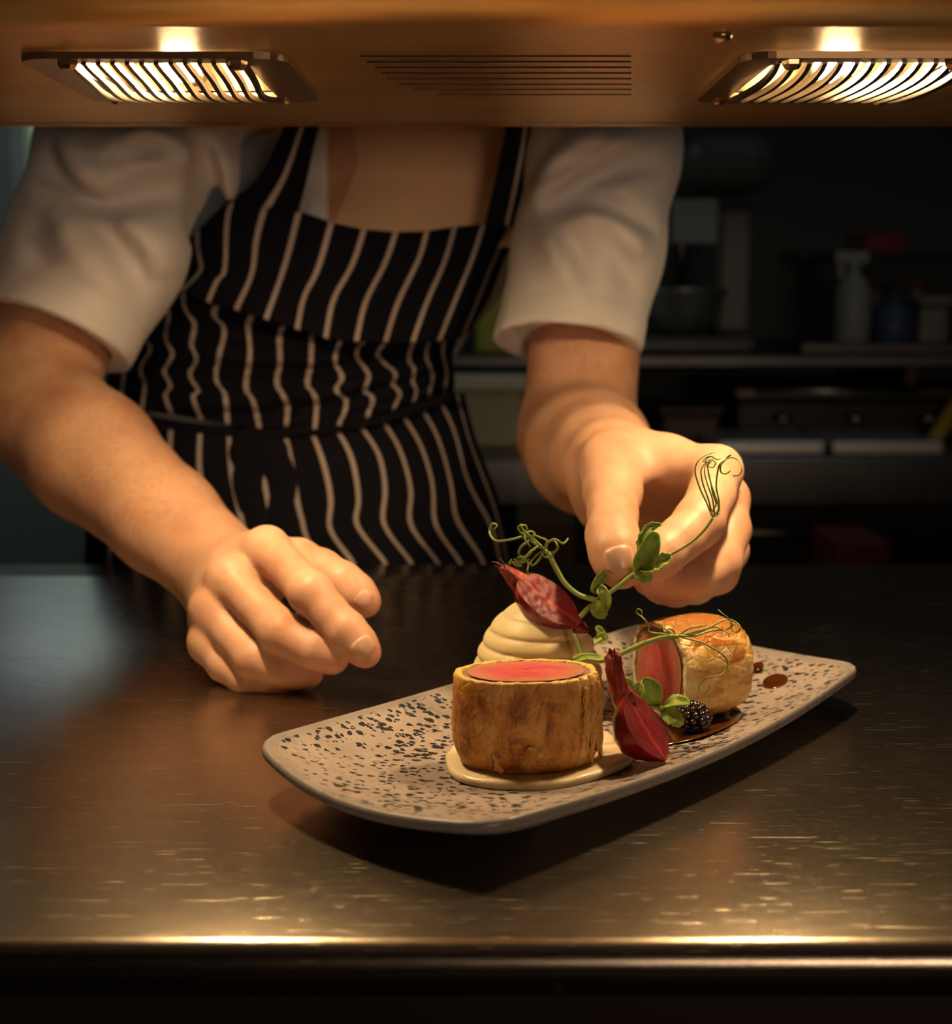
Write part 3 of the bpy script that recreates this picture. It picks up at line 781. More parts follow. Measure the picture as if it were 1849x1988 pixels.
# ------------------------------------------------------------------ halved baby beetroots
def half_beet(label, prof, A, Bp, nrm, flat=.0, stalk=None, seed=0, root=None, wide=1.0, sgn=1):
    """prof: [(t, radius m)] along A->B; nrm: direction of the cut face"""
    A = np.array(A); Bp = np.array(Bp); ax = norm(Bp - A); L = np.linalg.norm(Bp - A)
    nrm = norm(nrm - ax * np.dot(nrm, ax)); sd = np.cross(ax, nrm)
    base = (A + Bp) / 2; t_ = empty('halved_beetroot', base, label, 'beetroot', 'halved baby beetroots')
    ts = np.linspace(0, 1, 42); rr = np.interp(ts, [p[0] for p in prof], [p[1] for p in prof])
    k_ = np.array([.25, .5, .25]); 
    for _ in range(2): rr[1:-1] = np.convolve(rr, k_, 'same')[1:-1]
    n_ = 26; v = []
    for t, r in zip(ts, rr):
        for k in range(n_):
            a = math.pi * k / (n_ - 1); p = A + ax * (L * t)
            q = r * (1 + .05 * nz((math.cos(a) * 2, math.sin(a) * 2, t * 5), 1, seed))
            w = p + sd * (q * math.cos(a) * wide) - nrm * (q * math.sin(a) * 1.0)
            v.append(w + nrm * 0)
    o = add('beetroot_skin', v, [tuple(reversed(x)) for x in grid_faces(42, n_)] , M['beet'], t_)
    v = []; uv = []; ed = []; m_ = 25
    for i, (t, r) in enumerate(zip(ts, rr)):
        for k in range(m_):
            q = 2 * k / (m_ - 1) - 1; r2 = r * (1 + .05 * nz((1 if q > 0 else -1, 0, t * 5), 2, seed)) if abs(q) == 1 else r
            e_ = max(abs(q), abs(2 * t - 1))
            dip = -.0007 * (1 - q * q) * math.sin(math.pi * t) + .0004 * fbm((q, t * 3, seed), 4)
            v.append(A + ax * (L * t) + sd * (r * q * wide) + nrm * (dip if abs(q) < 1 else 0)); uv.append((t, q * r / .02)); 
            ed.append(math.sqrt(q * q * .8 + ((t - .5) * 1.7) ** 2 * .7))
    add('beetroot_cut_face', v, grid_faces(42, m_), M['beetcut'], t_, uv=uv, attr={'edge': ed})
    return t_, ax, nrm, sd
def ragged_stalk(parent, pts, rad, seed, frays=6, fl=.005, matl=None, flatn=None):
    P = catmull(pts, 8); v, f = tube(P, rad, 18); v = np.array(v)
    n_ = 18
    for i in range(len(P)):
        for k in range(n_):
            c = P[i]; d = v[i * n_ + k] - c; a = 2 * math.pi * k / n_
            g = 1 + .16 * math.sin(a * 5 + seed) + .12 * nz((i * .3, a, seed), 1)
            v[i * n_ + k] = c + d * g
    s = add('beetroot_stalk', v, f, matl or M['stalk'], parent)
    T = norm(P[-1] - P[-2]); rnd = random.Random(seed)
    for q in range(frays):
        d = norm(T + np.array([rnd.uniform(-.7, .7), rnd.uniform(-.4, .4), rnd.uniform(-.3, .5)])); l = fl * rnd.uniform(.5, 1.1)
        st = P[-2] + np.array([rnd.uniform(-1, 1), rnd.uniform(-1, 1), rnd.uniform(-.5, .5)]) * rad[-1] * .7
        mid = st + d * l * .5 + np.array([rnd.uniform(-1, 1), 0, rnd.uniform(-1, 1)]) * l * .2
        tv, tf = tube(catmull([st, mid, st + d * l], 4), [rad[-1] * .34, rad[-1] * .26, rad[-1] * .06], 6)
        add('stalk_fray', tv, tf, M['stalk'] if q % 3 else M['char'], s)
    return s
M['char'] = mat('charred_tip', (.02, .012, .010), .6)
up_cam = np.array([0, -1., .35])
# on top of the mousseline
yB = .658
bA, bB = V(1012, 1122, yB + .004), V(1130, 1214, yB - .004)
t_, ax, nn_, sd = half_beet('halved red beetroot balanced on top of the piped mousseline', [(0, .0050), (.05, .0088), (.15, .0118), (.35, .0140), (.55, .0140), (.75, .0108), (.9, .0055), (1, .0022)], bA, bB, np.array([.40, -.46, .80]), seed=2.0, wide=1.0)
ragged_stalk(t_, [V(1030, 1152, yB + .008), V(1003, 1127, yB + .007), V(974, 1101, yB + .003)], [.0066, .0048, .0020], 3, 5, .007)
tv, tf = tube(catmull([V(1122, 1216, yB - .002), V(1134, 1222, yB - .003), V(1143, 1226, yB - .003)], 5), [.0042, .0022, .0010], 10); add('beetroot_root', tv, tf, M['beet'], t_)
# leaning at the front
yB2 = .572
bA, bB = V(1219, 1348, yB2 + .008), V(1294, 1476, yB2 - .004)
t_, ax, nn_, sd = half_beet('halved red beetroot with long stalk leaning against the upright pastry slice', [(0, .0040), (.07, .0075), (.2, .0120), (.42, .0155), (.62, .0152), (.8, .0112), (.93, .0055), (1, .0012)], bA, bB, np.array([.84, -.45, .30]), seed=5.0, wide=1.10)
ragged_stalk(t_, [V(1217, 1362, yB2 + .011), V(1204, 1340, yB2 + .010), V(1196, 1310, yB2 + .008), V(1190, 1272, yB2 + .006)], [.0058, .0042, .0037, .0034], 7, 7, .0055)

# ------------------------------------------------------------------ blackberry
bc = VZ(1346, 1424, PZ0); bc[2] = PZ0 + .0080
b = MB(); rnd = random.Random(4)
for lay, (zz, rr_2, nn2) in enumerate([(-.85, .55, 7), (-.45, .88, 10), (0, 1.0, 11), (.42, .86, 10), (.76, .56, 7), (.97, .18, 3)]):
    for k in range(nn2):
        a = 2 * math.pi * (k + .5 * (lay % 2)) / nn2
        c = bc + np.array([rr_2 * math.cos(a) * .0072, rr_2 * math.sin(a) * .0068, zz * .0062]); b.ball(c, .0021 * rnd.uniform(.85, 1.12), n=10, m=7)
b.ball(bc, .0063, n=14, m=10)
meta(b.build('blackberry', M['berry'], base=bc - (0, 0, .008)), 'small black blackberry sitting in the brown jus', 'blackberry')

# ------------------------------------------------------------------ pea shoots
def leaf(parent, pts, width, nrm, cup=.25, jag=0., seed=0, name='leaf', tip=.5, wprof=None):
    C = catmull(pts, 6); m_ = len(C); T = np.gradient(C, axis=0); nw = 9; v = []
    for i in range(m_):
        s = i / (m_ - 1); t = norm(T[i]); w_ = norm(np.cross(t, nrm)); n_ = norm(np.cross(w_, t))
        wd = width * (math.sin(math.pi * min(1, (s * .94 + .03)) ** .8) ** tip)
        if jag: wd *= 1 + jag * (((s * 7) % 1) - .5) * (1 if s > .35 else 0)
        for j in range(nw):
            q = 2 * j / (nw - 1) - 1
            v.append(C[i] + w_ * (wd / 2 * q) + n_ * (cup * wd * (q * q - .3) + .0009 * nz((s * 3, q * 2, seed), 1.3)))
    o = add(name, v, grid_faces(m_, nw), M['leaf'], parent)
    so = o.modifiers.new('thickness', 'SOLIDIFY'); so.thickness = .0005; so.offset = 0
    return o
def stem(parent, pts, r, name='stem', k=8, matl=None, n=8):
    v, f = tube(catmull(pts, k), r, n); return add(name, v, f, matl or M['stem'], parent)
def tendril(parent, px, Y, r0=.00055, r1=.00022, dz=.0, name='tendril', seed=0):
    m_ = len(px); pts = [V(x, y, Y + .003 * math.sin(i * 1.3 + seed) + dz * i / m_) for i, (x, y) in enumerate(px)]
    return stem(parent, pts, [r0, (r0 + r1) / 2, r1], name, 7, M['tendril'], 6)

# the shoot held by the fingers
YH = .645
sh = empty('pea_shoot', V(1160, 1165, YH), 'green pea shoot with curling tendrils pinched by the right hand', 'pea shoot', 'pea shoots')
nodeP = V(1158, 1165, YH)
stem(sh, [V(1128, 1196, YH + .006), V(1143, 1180, YH + .002), nodeP], [.0013, .0013, .0014])
stem(sh, [nodeP, V(1185, 1150, YH - .001), V(1215, 1127, YH - .003), V(1240, 1108, YH - .004)], [.0012, .0011, .0011])
stem(sh, [V(1240, 1108, YH - .004), V(1290, 1083, YH - .008), V(1335, 1058, YH - .012), V(1365, 1032, YH - .014), V(1385, 1005, YH - .014)], [.0009, .0007, .0007])
stem(sh, [nodeP, V(1125, 1155, YH), V(1098, 1133, YH), V(1080, 1104, YH), V(1068, 1080, YH), V(1058, 1068, YH)], [.0013, .0012, .0013, .0011])
cn = (0, -1, .2)
leaf(sh, [V(1156, 1168, YH - .001), V(1160, 1180, YH - .003), V(1168, 1190, YH - .004), V(1178, 1196, YH - .004)], .0075, np.array([-.5, -1, .2]), .3, seed=1, tip=.5)
leaf(sh, [V(1150, 1150, YH - .001), V(1158, 1138, YH), V(1164, 1125, YH + .001), V(1178, 1108, YH + .003)], .0058, np.array([.3, -1, .1]), .3, seed=2)
leaf(sh, [V(1163, 1140, YH - .002), V(1172, 1150, YH - .004), V(1178, 1168, YH - .005), V(1174, 1190, YH - .005)], .0055, np.array([-.3, -1, .2]), .35, seed=7)
leaf(sh, [V(1243, 1112, YH - .007), V(1250, 1090, YH - .009), V(1262, 1062, YH - .010), V(1272, 1032, YH - .010)], .0105, np.array([.1, -1, .35]), .28, seed=3, tip=.42)
leaf(sh, [V(1240, 1098, YH - .006), V(1246, 1068, YH - .006), V(1246, 1045, YH - .005), V(1262, 1022, YH - .004), V(1284, 1018, YH - .004)], .0040, np.array([-.2, -1, .2]), .3, .6, 4)
leaf(sh, [V(1243, 1102, YH - .008), V(1262, 1098, YH - .010), V(1282, 1090, YH - .011), V(1304, 1080, YH - .011)], .0085, np.array([.2, -.8, .6]), .3, .45, 5)
leaf(sh, [V(1238, 1106, YH - .007), V(1244, 1114, YH - .009), V(1256, 1120, YH - .010), V(1268, 1118, YH - .010)], .0065, np.array([0, -1, -.1]), .2, .3, 6)
YT = YH - .0165
for i, q in enumerate([
    [(1385, 1005), (1372, 975), (1358, 945), (1350, 915), (1356, 895), (1372, 883), (1388, 878)],
    [(1384, 1003), (1376, 970), (1364, 935), (1362, 912), (1370, 898), (1376, 888)],
    [(1388, 1002), (1384, 970), (1374, 940), (1368, 915), (1372, 896)],
    [(1390, 1000), (1396, 985), (1388, 960), (1380, 935), (1375, 910), (1378, 893), (1390, 898), (1384, 908), (1374, 904)],
    [(1386, 1002), (1381, 998), (1385, 990), (1391, 978), (1384, 958), (1378, 925), (1370, 892)],
    [(1388, 1002), (1396, 996), (1397, 975), (1391, 945), (1394, 915), (1399, 900), (1413, 890), (1425, 889), (1436, 896), (1441, 910), (1436, 922), (1424, 924)],
    [(1399, 902), (1400, 916), (1410, 920), (1419, 913), (1415, 918)],
    [(1398, 905), (1408, 893), (1416, 885), (1419, 884), (1415, 887)],
    [(1366, 893), (1380, 886), (1393, 892), (1402, 889)],
    [(1372, 888), (1366, 895), (1378, 897), (1386, 890), (1376, 902)]]):
    tendril(sh, q, YT - .001 * (i % 3), .00050, .00024, seed=i)
for i, q in enumerate([
    [(1058, 1068), (1040, 1055), (1020, 1042), (990, 1048), (965, 1050), (953, 1040), (951, 1027), (957, 1016), (965, 1020), (960, 1028)],
    [(1058, 1068), (1040, 1050), (1022, 1035), (1012, 1022), (1020, 1020), (1024, 1030), (1014, 1036), (1006, 1025), (1012, 1018)],
    [(1060, 1070), (1062, 1055), (1078, 1047), (1092, 1055), (1100, 1050), (1103, 1045)],
    [(1064, 1074), (1076, 1072), (1083, 1062), (1076, 1048), (1072, 1050)],
    [(1055, 1068), (1048, 1085), (1036, 1097), (1030, 1093), (1040, 1080), (1052, 1070)],
    [(1045, 1060), (1030, 1072), (1018, 1085), (1008, 1090), (996, 1092), (988, 1094), (994, 1086)],
    [(1028, 1050), (1012, 1062), (1008, 1075), (1018, 1084), (1026, 1095), (1024, 1108), (1028, 1116)],
    [(1040, 1056), (1030, 1048), (1038, 1036), (1028, 1032), (1018, 1042), (1030, 1062)],
    [(1000, 1086), (1008, 1096), (1012, 1098), (1002, 1097), (994, 1090)],
    [(1050, 1062), (1060, 1062), (1062, 1050), (1050, 1044), (1036, 1040), (1026, 1050)],
    [(1034, 1068), (1024, 1080), (1006, 1082), (1014, 1092), (1028, 1086)],
    [(1066, 1076), (1074, 1078), (1060, 1082), (1052, 1074)]]):
    tendril(sh, q, YH - .001 * (i % 3) + .001, .00075, .00042, seed=i * .7)

# shoot lying across the lying slice
YP = .592
s2 = empty('pea_shoot', V(1195, 1275, YP), 'thin pea shoot arching over the golden pastry slice, tendril hanging down its front', 'pea shoot', 'pea shoots')
def vv2(px, py, Y): return V(px, py, Y)
stem(s2, [V(1140, 1280, .606), V(1170, 1283, .602), V(1200, 1272, .599), V(1250, 1249, .600), V(1290, 1237, .600), V(1318, 1235, .598)], [.0010, .0012, .0010])
leaf(s2, [V(1113, 1282, .607), V(1135, 1277, .608), V(1160, 1278, .607), V(1182, 1283, .604)], .0048, np.array([0, -.5, 1]), .15, seed=11, tip=.4)
leaf(s2, [V(1196, 1344, .602), V(1210, 1328, .604), V(1220, 1326, .604), V(1228, 1332, .604)], .0052, np.array([0, -1, .3]), .2, seed=12)
YQ = .600
for i, q in enumerate([
    [(1310, 1235), (1290, 1231), (1262, 1227), (1260, 1215), (1254, 1205), (1246, 1197), (1237, 1190), (1238, 1182), (1246, 1186), (1248, 1196)],
    [(1312, 1235), (1308, 1225), (1298, 1221), (1292, 1228), (1289, 1220), (1294, 1228)],
    [(1316, 1235), (1340, 1220), (1362, 1216), (1372, 1213)],
    [(1318, 1234), (1345, 1228), (1375, 1220), (1400, 1206), (1418, 1203), (1432, 1210), (1438, 1220), (1432, 1227), (1422, 1224), (1422, 1214), (1428, 1213)],
    [(1318, 1235), (1350, 1234), (1380, 1225), (1410, 1222), (1421, 1213), (1414, 1200), (1402, 1190), (1395, 1184)],
    [(1320, 1235), (1350, 1230), (1385, 1217), (1402, 1222), (1414, 1230), (1417, 1238)],
    [(1318, 1235), (1335, 1240), (1360, 1246), (1380, 1256), (1400, 1268), (1412, 1282), (1412, 1298), (1400, 1310), (1380, 1315), (1368, 1320), (1358, 1332), (1360, 1343), (1370, 1344), (1378, 1336), (1375, 1330)]]):
    tendril(s2, q, YQ + (.0 if i < 6 else -.0), .00050, .00026, seed=i)
# leafy sprig beside the blackberry
s3 = empty('pea_shoot', V(1245, 1372, .60), 'leafy pea sprig between the leaning beetroot and the blackberry', 'pea shoot', 'pea shoots')
stem(s3, [V(1225, 1362, .612), V(1245, 1370, .610), V(1275, 1374, .607), V(1305, 1376, .604)], [.0013, .0012, .0011])
leaf(s3, [V(1252, 1370, .609), V(1262, 1360, .607), V(1264, 1340, .606), V(1248, 1320, .606)], .0105, np.array([.4, -1, .1]), .28, seed=14, tip=.45)
leaf(s3, [V(1240, 1362, .606), V(1236, 1350, .604), V(1240, 1338, .604), V(1246, 1326, .605)], .0075, np.array([-.5, -1, .3]), .25, seed=17)
leaf(s3, [V(1288, 1374, .604), V(1305, 1366, .600), V(1322, 1364, .598), V(1340, 1366, .597)], .0080, np.array([0, -.5, 1]), .3, .2, 15)
leaf(s3, [V(1290, 1378, .602), V(1303, 1388, .598), V(1314, 1398, .595), V(1322, 1410, .593)], .0085, np.array([-.2, -1, .4]), .2, .35, 16)
# small one behind the mousseline
s4 = empty('pea_shoot', V(1150, 1250, .70), 'small blurred pea shoot leaning out right behind the mousseline', 'pea shoot', 'pea shoots')
stem(s4, [V(1128, 1262, .695), V(1150, 1252, .698), V(1168, 1240, .70)], [.0013, .0011])
leaf(s4, [V(1160, 1245, .70), V(1170, 1238, .70), V(1178, 1230, .70)], .006, np.array([0, -1, .2]), .2, .3, 21)
leaf(s4, [V(1168, 1240, .70), V(1166, 1226, .70), V(1158, 1216, .70)], .004, np.array([0, -1, .2]), .2, .4, 22)
s5 = empty('pea_shoot', V(1130, 1250, .645), 'pale green stem running down the right front of the mousseline', 'pea shoot')
v, f = tube(catmull([V(1113, 1232, .6420), V(1122, 1250, .6390), V(1130, 1278, .6350)], 6), [.0012, .0014, .0014], 8); add('stem', v, f, M['stem'], s5)
#@@PERSON

# ------------------------------------------------------------------ the chef
S1 = V(335, 130, 1.10); E1 = V(52, 772, .985); W1 = V(424, 1102, .826)
S2 = V(1178, 120, 1.12); E2 = V(1122, 845, 1.02); W2 = V(1188, 905, .785)
HIP = V(580, 1010, 1.235); WST = V(548, 720, 1.225); CH = V(765, 330, 1.215); NK = V(805, 60, 1.16)
TST = (1, 1.55, 1)
def tor(a, b, ra, rb): return Cone(a, b, ra, rb, TST)
body = [tor(HIP, WST, .140, .122), tor(WST, CH, .122, .126), tor(CH, CH + (0.0, 0, .10), .128, .10),
        tor(HIP - (0, 0, .12), HIP, .140, .138)]
sh1 = [Cone(CH + (-.06, -.02, .09), S1, .062, .054), Cone(CH + (.06, -.02, .09), S2, .062, .054)]
HEAD = CH + (0.01, -.235, .33)
neck = [Cone(CH + (0.0, -.02, .12), HEAD + (0, .07, -.07), .060, .054)]
head = [Cone(HEAD + (0, .02, .025), HEAD + (0, -.005, -.01), .083, .075, (1.08, 1, 1)), Cone(HEAD + (0, -.035, -.03), HEAD + (0, -.075, -.085), .058, .032),
        Cone(HEAD + (0, -.085, .0), HEAD + (0, -.110, -.035), .009, .013), Cone(HEAD + (-.02, -.100, -.068), HEAD + (.02, -.100, -.068), .008, .008),
        Cone(HEAD + (-.083, .01, -.005), HEAD + (-.088, .02, -.035), .014, .008), Cone(HEAD + (.083, .01, -.005), HEAD + (.088, .02, -.035), .014, .008)]
arm1 = [Cone(S1, S1 * .4 + E1 * .6, .052, .045), Cone(S1 * .4 + E1 * .6, E1, .045, .044),
        Cone(E1, E1 * .62 + W1 * .38, .0460, .0440), Cone(E1 * .62 + W1 * .38, E1 * .25 + W1 * .75, .0440, .0345), Cone(E1 * .25 + W1 * .75, W1, .0345, .0300)]
arm2 = [Cone(S2, S2 * .4 + E2 * .6, .052, .044), Cone(S2 * .4 + E2 * .6, E2, .044, .042),
        Cone(E2, E2 * .6 + W2 * .4 + (0, 0, -.004), .0450, .0420), Cone(E2 * .6 + W2 * .4 + (0, 0, -.004), E2 * .22 + W2 * .78, .0420, .0310), Cone(E2 * .22 + W2 * .78, W2, .0310, .0265)]
# --- hand resting on the counter (image left)
mI, mM, mR, mP = V(518, 1066, .758), V(446, 1124, .748), V(410, 1182, .745), V(404, 1248, .742)
b1 = norm(W1 - mI)
hand1 = [Cone(W1 + norm(mI - W1) * .006, mI, .0200, .0122), Cone(W1, mM, .0205, .0120), Cone(W1 + (0, 0, -.008), mR, .0195, .0115), Cone(W1 + (0, .0, -.016), mP, .0175, .0112),
         Cone(W1 + (.012, -.01, -.012), (mI + mM) / 2 + (.004, .012, -.012), .018, .014), Cone((mI + mM) / 2 + (0, .014, -.016), (mR + mP) / 2 + (.010, .014, -.004), .016, .015)]
fI = chain([mI, V(563, 1108, .737), V(604, 1152, .714), V(640, 1190, .708), V(672, 1224, .702), V(696, 1251, .700), V(709, 1266, .699)], [.0132, .0110, .0121, .0104, .0109, .0102, .0088])
fM = chain([mM, V(494, 1174, .731), V(545, 1228, .713), V(578, 1247, .709), V(608, 1261, .706), V(636, 1273, .706), V(648, 1278, .706)], [.0134, .0108, .0122, .0104, .0106, .0096, .0086])
fR = chain([mR, V(448, 1232, .733), V(494, 1280, .719), V(530, 1296, .717), V(560, 1302, .716), V(588, 1306, .717), V(600, 1308, .717)], [.0122, .0100, .0114, .0096, .0098, .0090, .0078])
fP = chain([mP, V(437, 1290, .733), V(482, 1320, .723), V(515, 1330, .721), V(540, 1332, .722), V(562, 1332, .724)], [.0106, .0098, .0102, .0088, .0086, .0076])
fT = chain([V(500, 1105, .790), V(580, 1090, .766), V(625, 1106, .752), V(665, 1132, .742), V(692, 1153, .738), V(708, 1168, .736)], [.0150, .0130, .0114, .0118, .0110, .0094])
# --- pinching hand (image right)
nI, nM, nR, nP = V(1392, 914, .725), V(1408, 968, .742), V(1400, 1020, .762), V(1380, 1065, .785)
hand2 = [Cone(W2, nI, .0230, .0128), Cone(W2 + (0, 0, -.008), nM, .0210, .0128), Cone(W2 + (0, .006, -.018), nR, .0190, .0115), Cone(W2 + (0, .012, -.026), nP, .0170, .0105),
         Cone(W2 + (.004, -.004, -.004), V(1290, 905, .755), .0240, .0160), Cone(W2 + (.01, .01, -.018), V(1330, 990, .785), .0200, .0150)]
gI = chain([nI, V(1382, 962, .704), V(1358, 1012, .684), V(1322, 1046, .672), V(1288, 1074, .664), V(1262, 1094, .659), V(1248, 1104, .657)], [.0132, .0122, .0128, .0112, .0112, .0102, .0090])
gM = chain([nM, V(1416, 1030, .725), V(1394, 1092, .708), V(1362, 1112, .697), V(1325, 1124, .686), V(1290, 1128, .676), V(1262, 1124, .671)], [.0126, .0116, .0124, .0112, .0112, .0102, .0090])
gR = chain([nR, V(1416, 1068, .748), V(1392, 1112, .733), V(1350, 1134, .719), V(1312, 1139, .706), V(1285, 1136, .698), V(1270, 1132, .694)], [.0116, .0108, .0116, .0104, .0104, .0094, .0082])
gP = chain([nP, V(1388, 1098, .772), V(1365, 1122, .757), V(1330, 1136, .744), V(1300, 1140, .734)], [.0104, .0096, .0100, .0090, .0078])
gT = chain([V(1186, 902, .752), V(1190, 955, .712), V(1190, 1000, .688), V(1189, 1040, .670), V(1195, 1070, .660), V(1203, 1094, .656), V(1208, 1104, .655)], [.0190, .0152, .0124, .0128, .0126, .0112, .0096])
bases = body + sh1 + neck + head + arm1 + arm2 + hand1 + hand2
# neighbouring fingers of each hand stay separate; each blends only into its palm
G = [(fI, .003, .005), (fM, .003, .005), (fR, .003, .005), (fP, .003, .005), (fT, .004, .009),
     (gI, .004, .007), (gM, .004, .006), (gR, .004, .006), (gP, .004, .006), (gT, .005, .014)]
def skin_post(P, d):
    m = (P[:, 1] < .97)
    if m.any():
        q = P[m]
        # faint tendon and wrinkle relief
        d[m] -= .00010 * np.sin(q[:, 0] * 330 + q[:, 2] * 170) * np.sin(q[:, 1] * 260)
    return d
vb, fb = sdf_mesh(bases, G, .0017, .012, skin_post)
print('body verts', len(vb))
def near_seg(P, a, b):
    ba = b - a; h = np.clip(((P - a) @ ba) / (ba @ ba), 0, 1); return h
hair = np.zeros(len(vb)); red = np.zeros(len(vb)); chest = np.zeros(len(vb))
for e_, w_ in ((E1, W1), (E2, W2)):
    ba = w_ - e_; t = ((vb - e_) @ ba) / (ba @ ba); near = np.linalg.norm(vb - e_ - np.clip(t, 0, 1)[:, None] * ba, axis=1) < .075
    hair = np.maximum(hair, np.where(near, np.clip((t + .1) * 6, 0, 1) * np.clip((1.05 - t) * 5, 0, 1), 0))
for ch_ in (fI, fM, fR, fP, fT, gI, gM, gR, gP, gT):
    pts = [(np.array(c.b), .014) for c in ch_[-1:]] + [(np.array(ch_[min(1, len(ch_) - 1)].b), .010)]
    for p, r_ in pts:
        red = np.maximum(red, np.clip(1 - np.linalg.norm(vb - p, axis=1) / r_, 0, 1) ** .7)
PERSON = (float(HIP[0]), float(HIP[1]), FL)
person = add('person', vb, fb, M['skin'], base=PERSON, attr={'hair': hair, 'red': red, 'chest': chest})
meta(person, 'person leaning over the pass in white short-sleeved jacket and navy striped apron', 'person')
def nail(c, u, w_, n_, L, Wd, lab=None):
    v = []
    for i in range(9):
        s = i / 8 * 2 - 1
        for j in range(7):
            q = j / 6 * 2 - 1; ww = Wd / 2 * (1 - abs(s) ** 5 * .35 if s < 0 else 1 - s ** 4 * .22)
            v.append(c + u * (L / 2 * s * (1 - .12 * q * q)) + w_ * (ww * q) - n_ * (.30 * Wd * q * q * .5 + .0006 * s * s))
    o = add('fingernail', v, grid_faces(9, 7), M['nail'], person)
    so = o.modifiers.new('thickness', 'SOLIDIFY'); so.thickness = .0006; so.offset = 0
def on_finger(px, py, Y0):
    """first skin point along the viewing direction of a traced nail"""
    r = ray(px, py); O = np.array([0, 0, CAM_Z]); d = vb - O; t = d @ (r / np.linalg.norm(r)); perp = np.linalg.norm(d - t[:, None] * (r / np.linalg.norm(r)), axis=1)
    k = np.where(perp < .0022)[0]; k = k[np.argmin(t[k])]; return vb[k]
def put_nail(px, py, tipx, tipy, L, Wd, lift=.0008):
    c = on_finger(px, py, 0); k = np.argsort(np.linalg.norm(vb - c, axis=1))[:60]; Q = vb[k]; q0 = Q.mean(0)
    n_ = np.linalg.svd(Q - q0)[2][2]; n_ = n_ if n_[1] < 0 else -n_
    u = norm(V(tipx, tipy, c[1]) - V(px, py, c[1])); u = norm(u - n_ * np.dot(u, n_)); w_ = np.cross(n_, u)
    nail(c + n_ * lift, u, w_, n_, L, Wd)
put_nail(708, 1264, 722, 1282, .0105, .0125)
put_nail(712, 1158, 730, 1172, .0085, .0105)
put_nail(1200, 1080, 1208, 1108, .0130, .0150)

# ---- white jacket (torso shell + two short sleeves)
jb = [tor(HIP, WST, .144, .127), tor(WST, CH, .127, .133), tor(CH, CH + (0.0, 0, .10), .136, .106), tor(HIP - (0, 0, .10), HIP, .145, .144),
      Cone(CH + (-.06, -.02, .12), S1, .068, .066), Cone(CH + (.06, -.02, .13), S2, .064, .060)]
c1 = V(98, 650, .985); c2 = V(1092, 668, 1.02)
u1 = norm(E1 - S1); u2 = norm(E2 - S2)
s1a = V(248, 300, 1.065); s1b = V(188, 480, 1.025)
s2a = V(1172, 300, 1.09); s2b = V(1143, 480, 1.06)
jb += [Cone(S1, s1a, .066, .066), Cone(s1a, s1b, .066, .063), Cone(s1b, c1 + u1 * .03, .064, .0570),
       Cone(S2, s2a, .060, .058), Cone(s2a, s2b, .058, .0555), Cone(s2b, c2 + u2 * .03, .0560, .0560)]
# ridges (+) and valleys (-) traced as soft folds: list of (points, amplitude, width)
def fold(px, Y, amp, w): return ([V(x, y, Y) for x, y in px], amp * 3.0, w)
folds = [
    fold([(85, 300), (110, 345), (160, 385), (230, 392), (290, 370), (335, 358)], .985, -.0095, .0110),
    fold([(120, 250), (150, 300), (195, 345), (215, 350)], .985, .0075, .014),
    fold([(230, 290), (290, 310), (345, 320)], .99, .0060, .013),
    fold([(235, 275), (300, 262), (370, 300), (400, 310)], .995, .0060, .010),
    fold([(250, 300), (300, 285), (380, 305)], .985, -.0050, .008),
    fold([(120, 420), (165, 500), (235, 590)], .955, .0060, .013),
    fold([(150, 410), (220, 470), (250, 540), (240, 580)], .96, -.0045, .010),
    fold([(230, 420), (300, 470), (320, 540)], .97, .0050, .014),
    fold([(60, 470), (90, 540), (150, 570)], .95, -.0040, .012),
    fold([(395, 300), (400, 380), (380, 440)], 1.05, -.016, .009),
    fold([(430, 250), (445, 330), (450, 400)], 1.08, .008, .010),
    fold([(1040, 370), (1090, 330), (1150, 290), (1230, 265)], 1.02, .0070, .009),
    fold([(1060, 330), (1110, 285), (1160, 250)], 1.03, .0060, .008),
    fold([(1060, 350), (1110, 315), (1180, 275)], 1.02, -.0055, .006),
    fold([(1085, 385), (1150, 350), (1225, 320), (1290, 315)], 1.02, -.0055, .007),
    fold([(1080, 405), (1130, 385), (1190, 400), (1262, 432)], 1.01, -.0085, .008),
    fold([(1120, 420), (1170, 420), (1230, 470), (1262, 490)], 1.0, .0050, .012),
    fold([(1055, 450), (1090, 520), (1105, 600)], 1.0, .0050, .010),
    fold([(1110, 470), (1140, 540), (1140, 600)], 1.0, -.0040, .010),
    fold([(1180, 450), (1210, 520), (1200, 600)], 1.0, -.0030, .012)]
folds = [(catmull(p, 4), a, w) for p, a, w in folds]
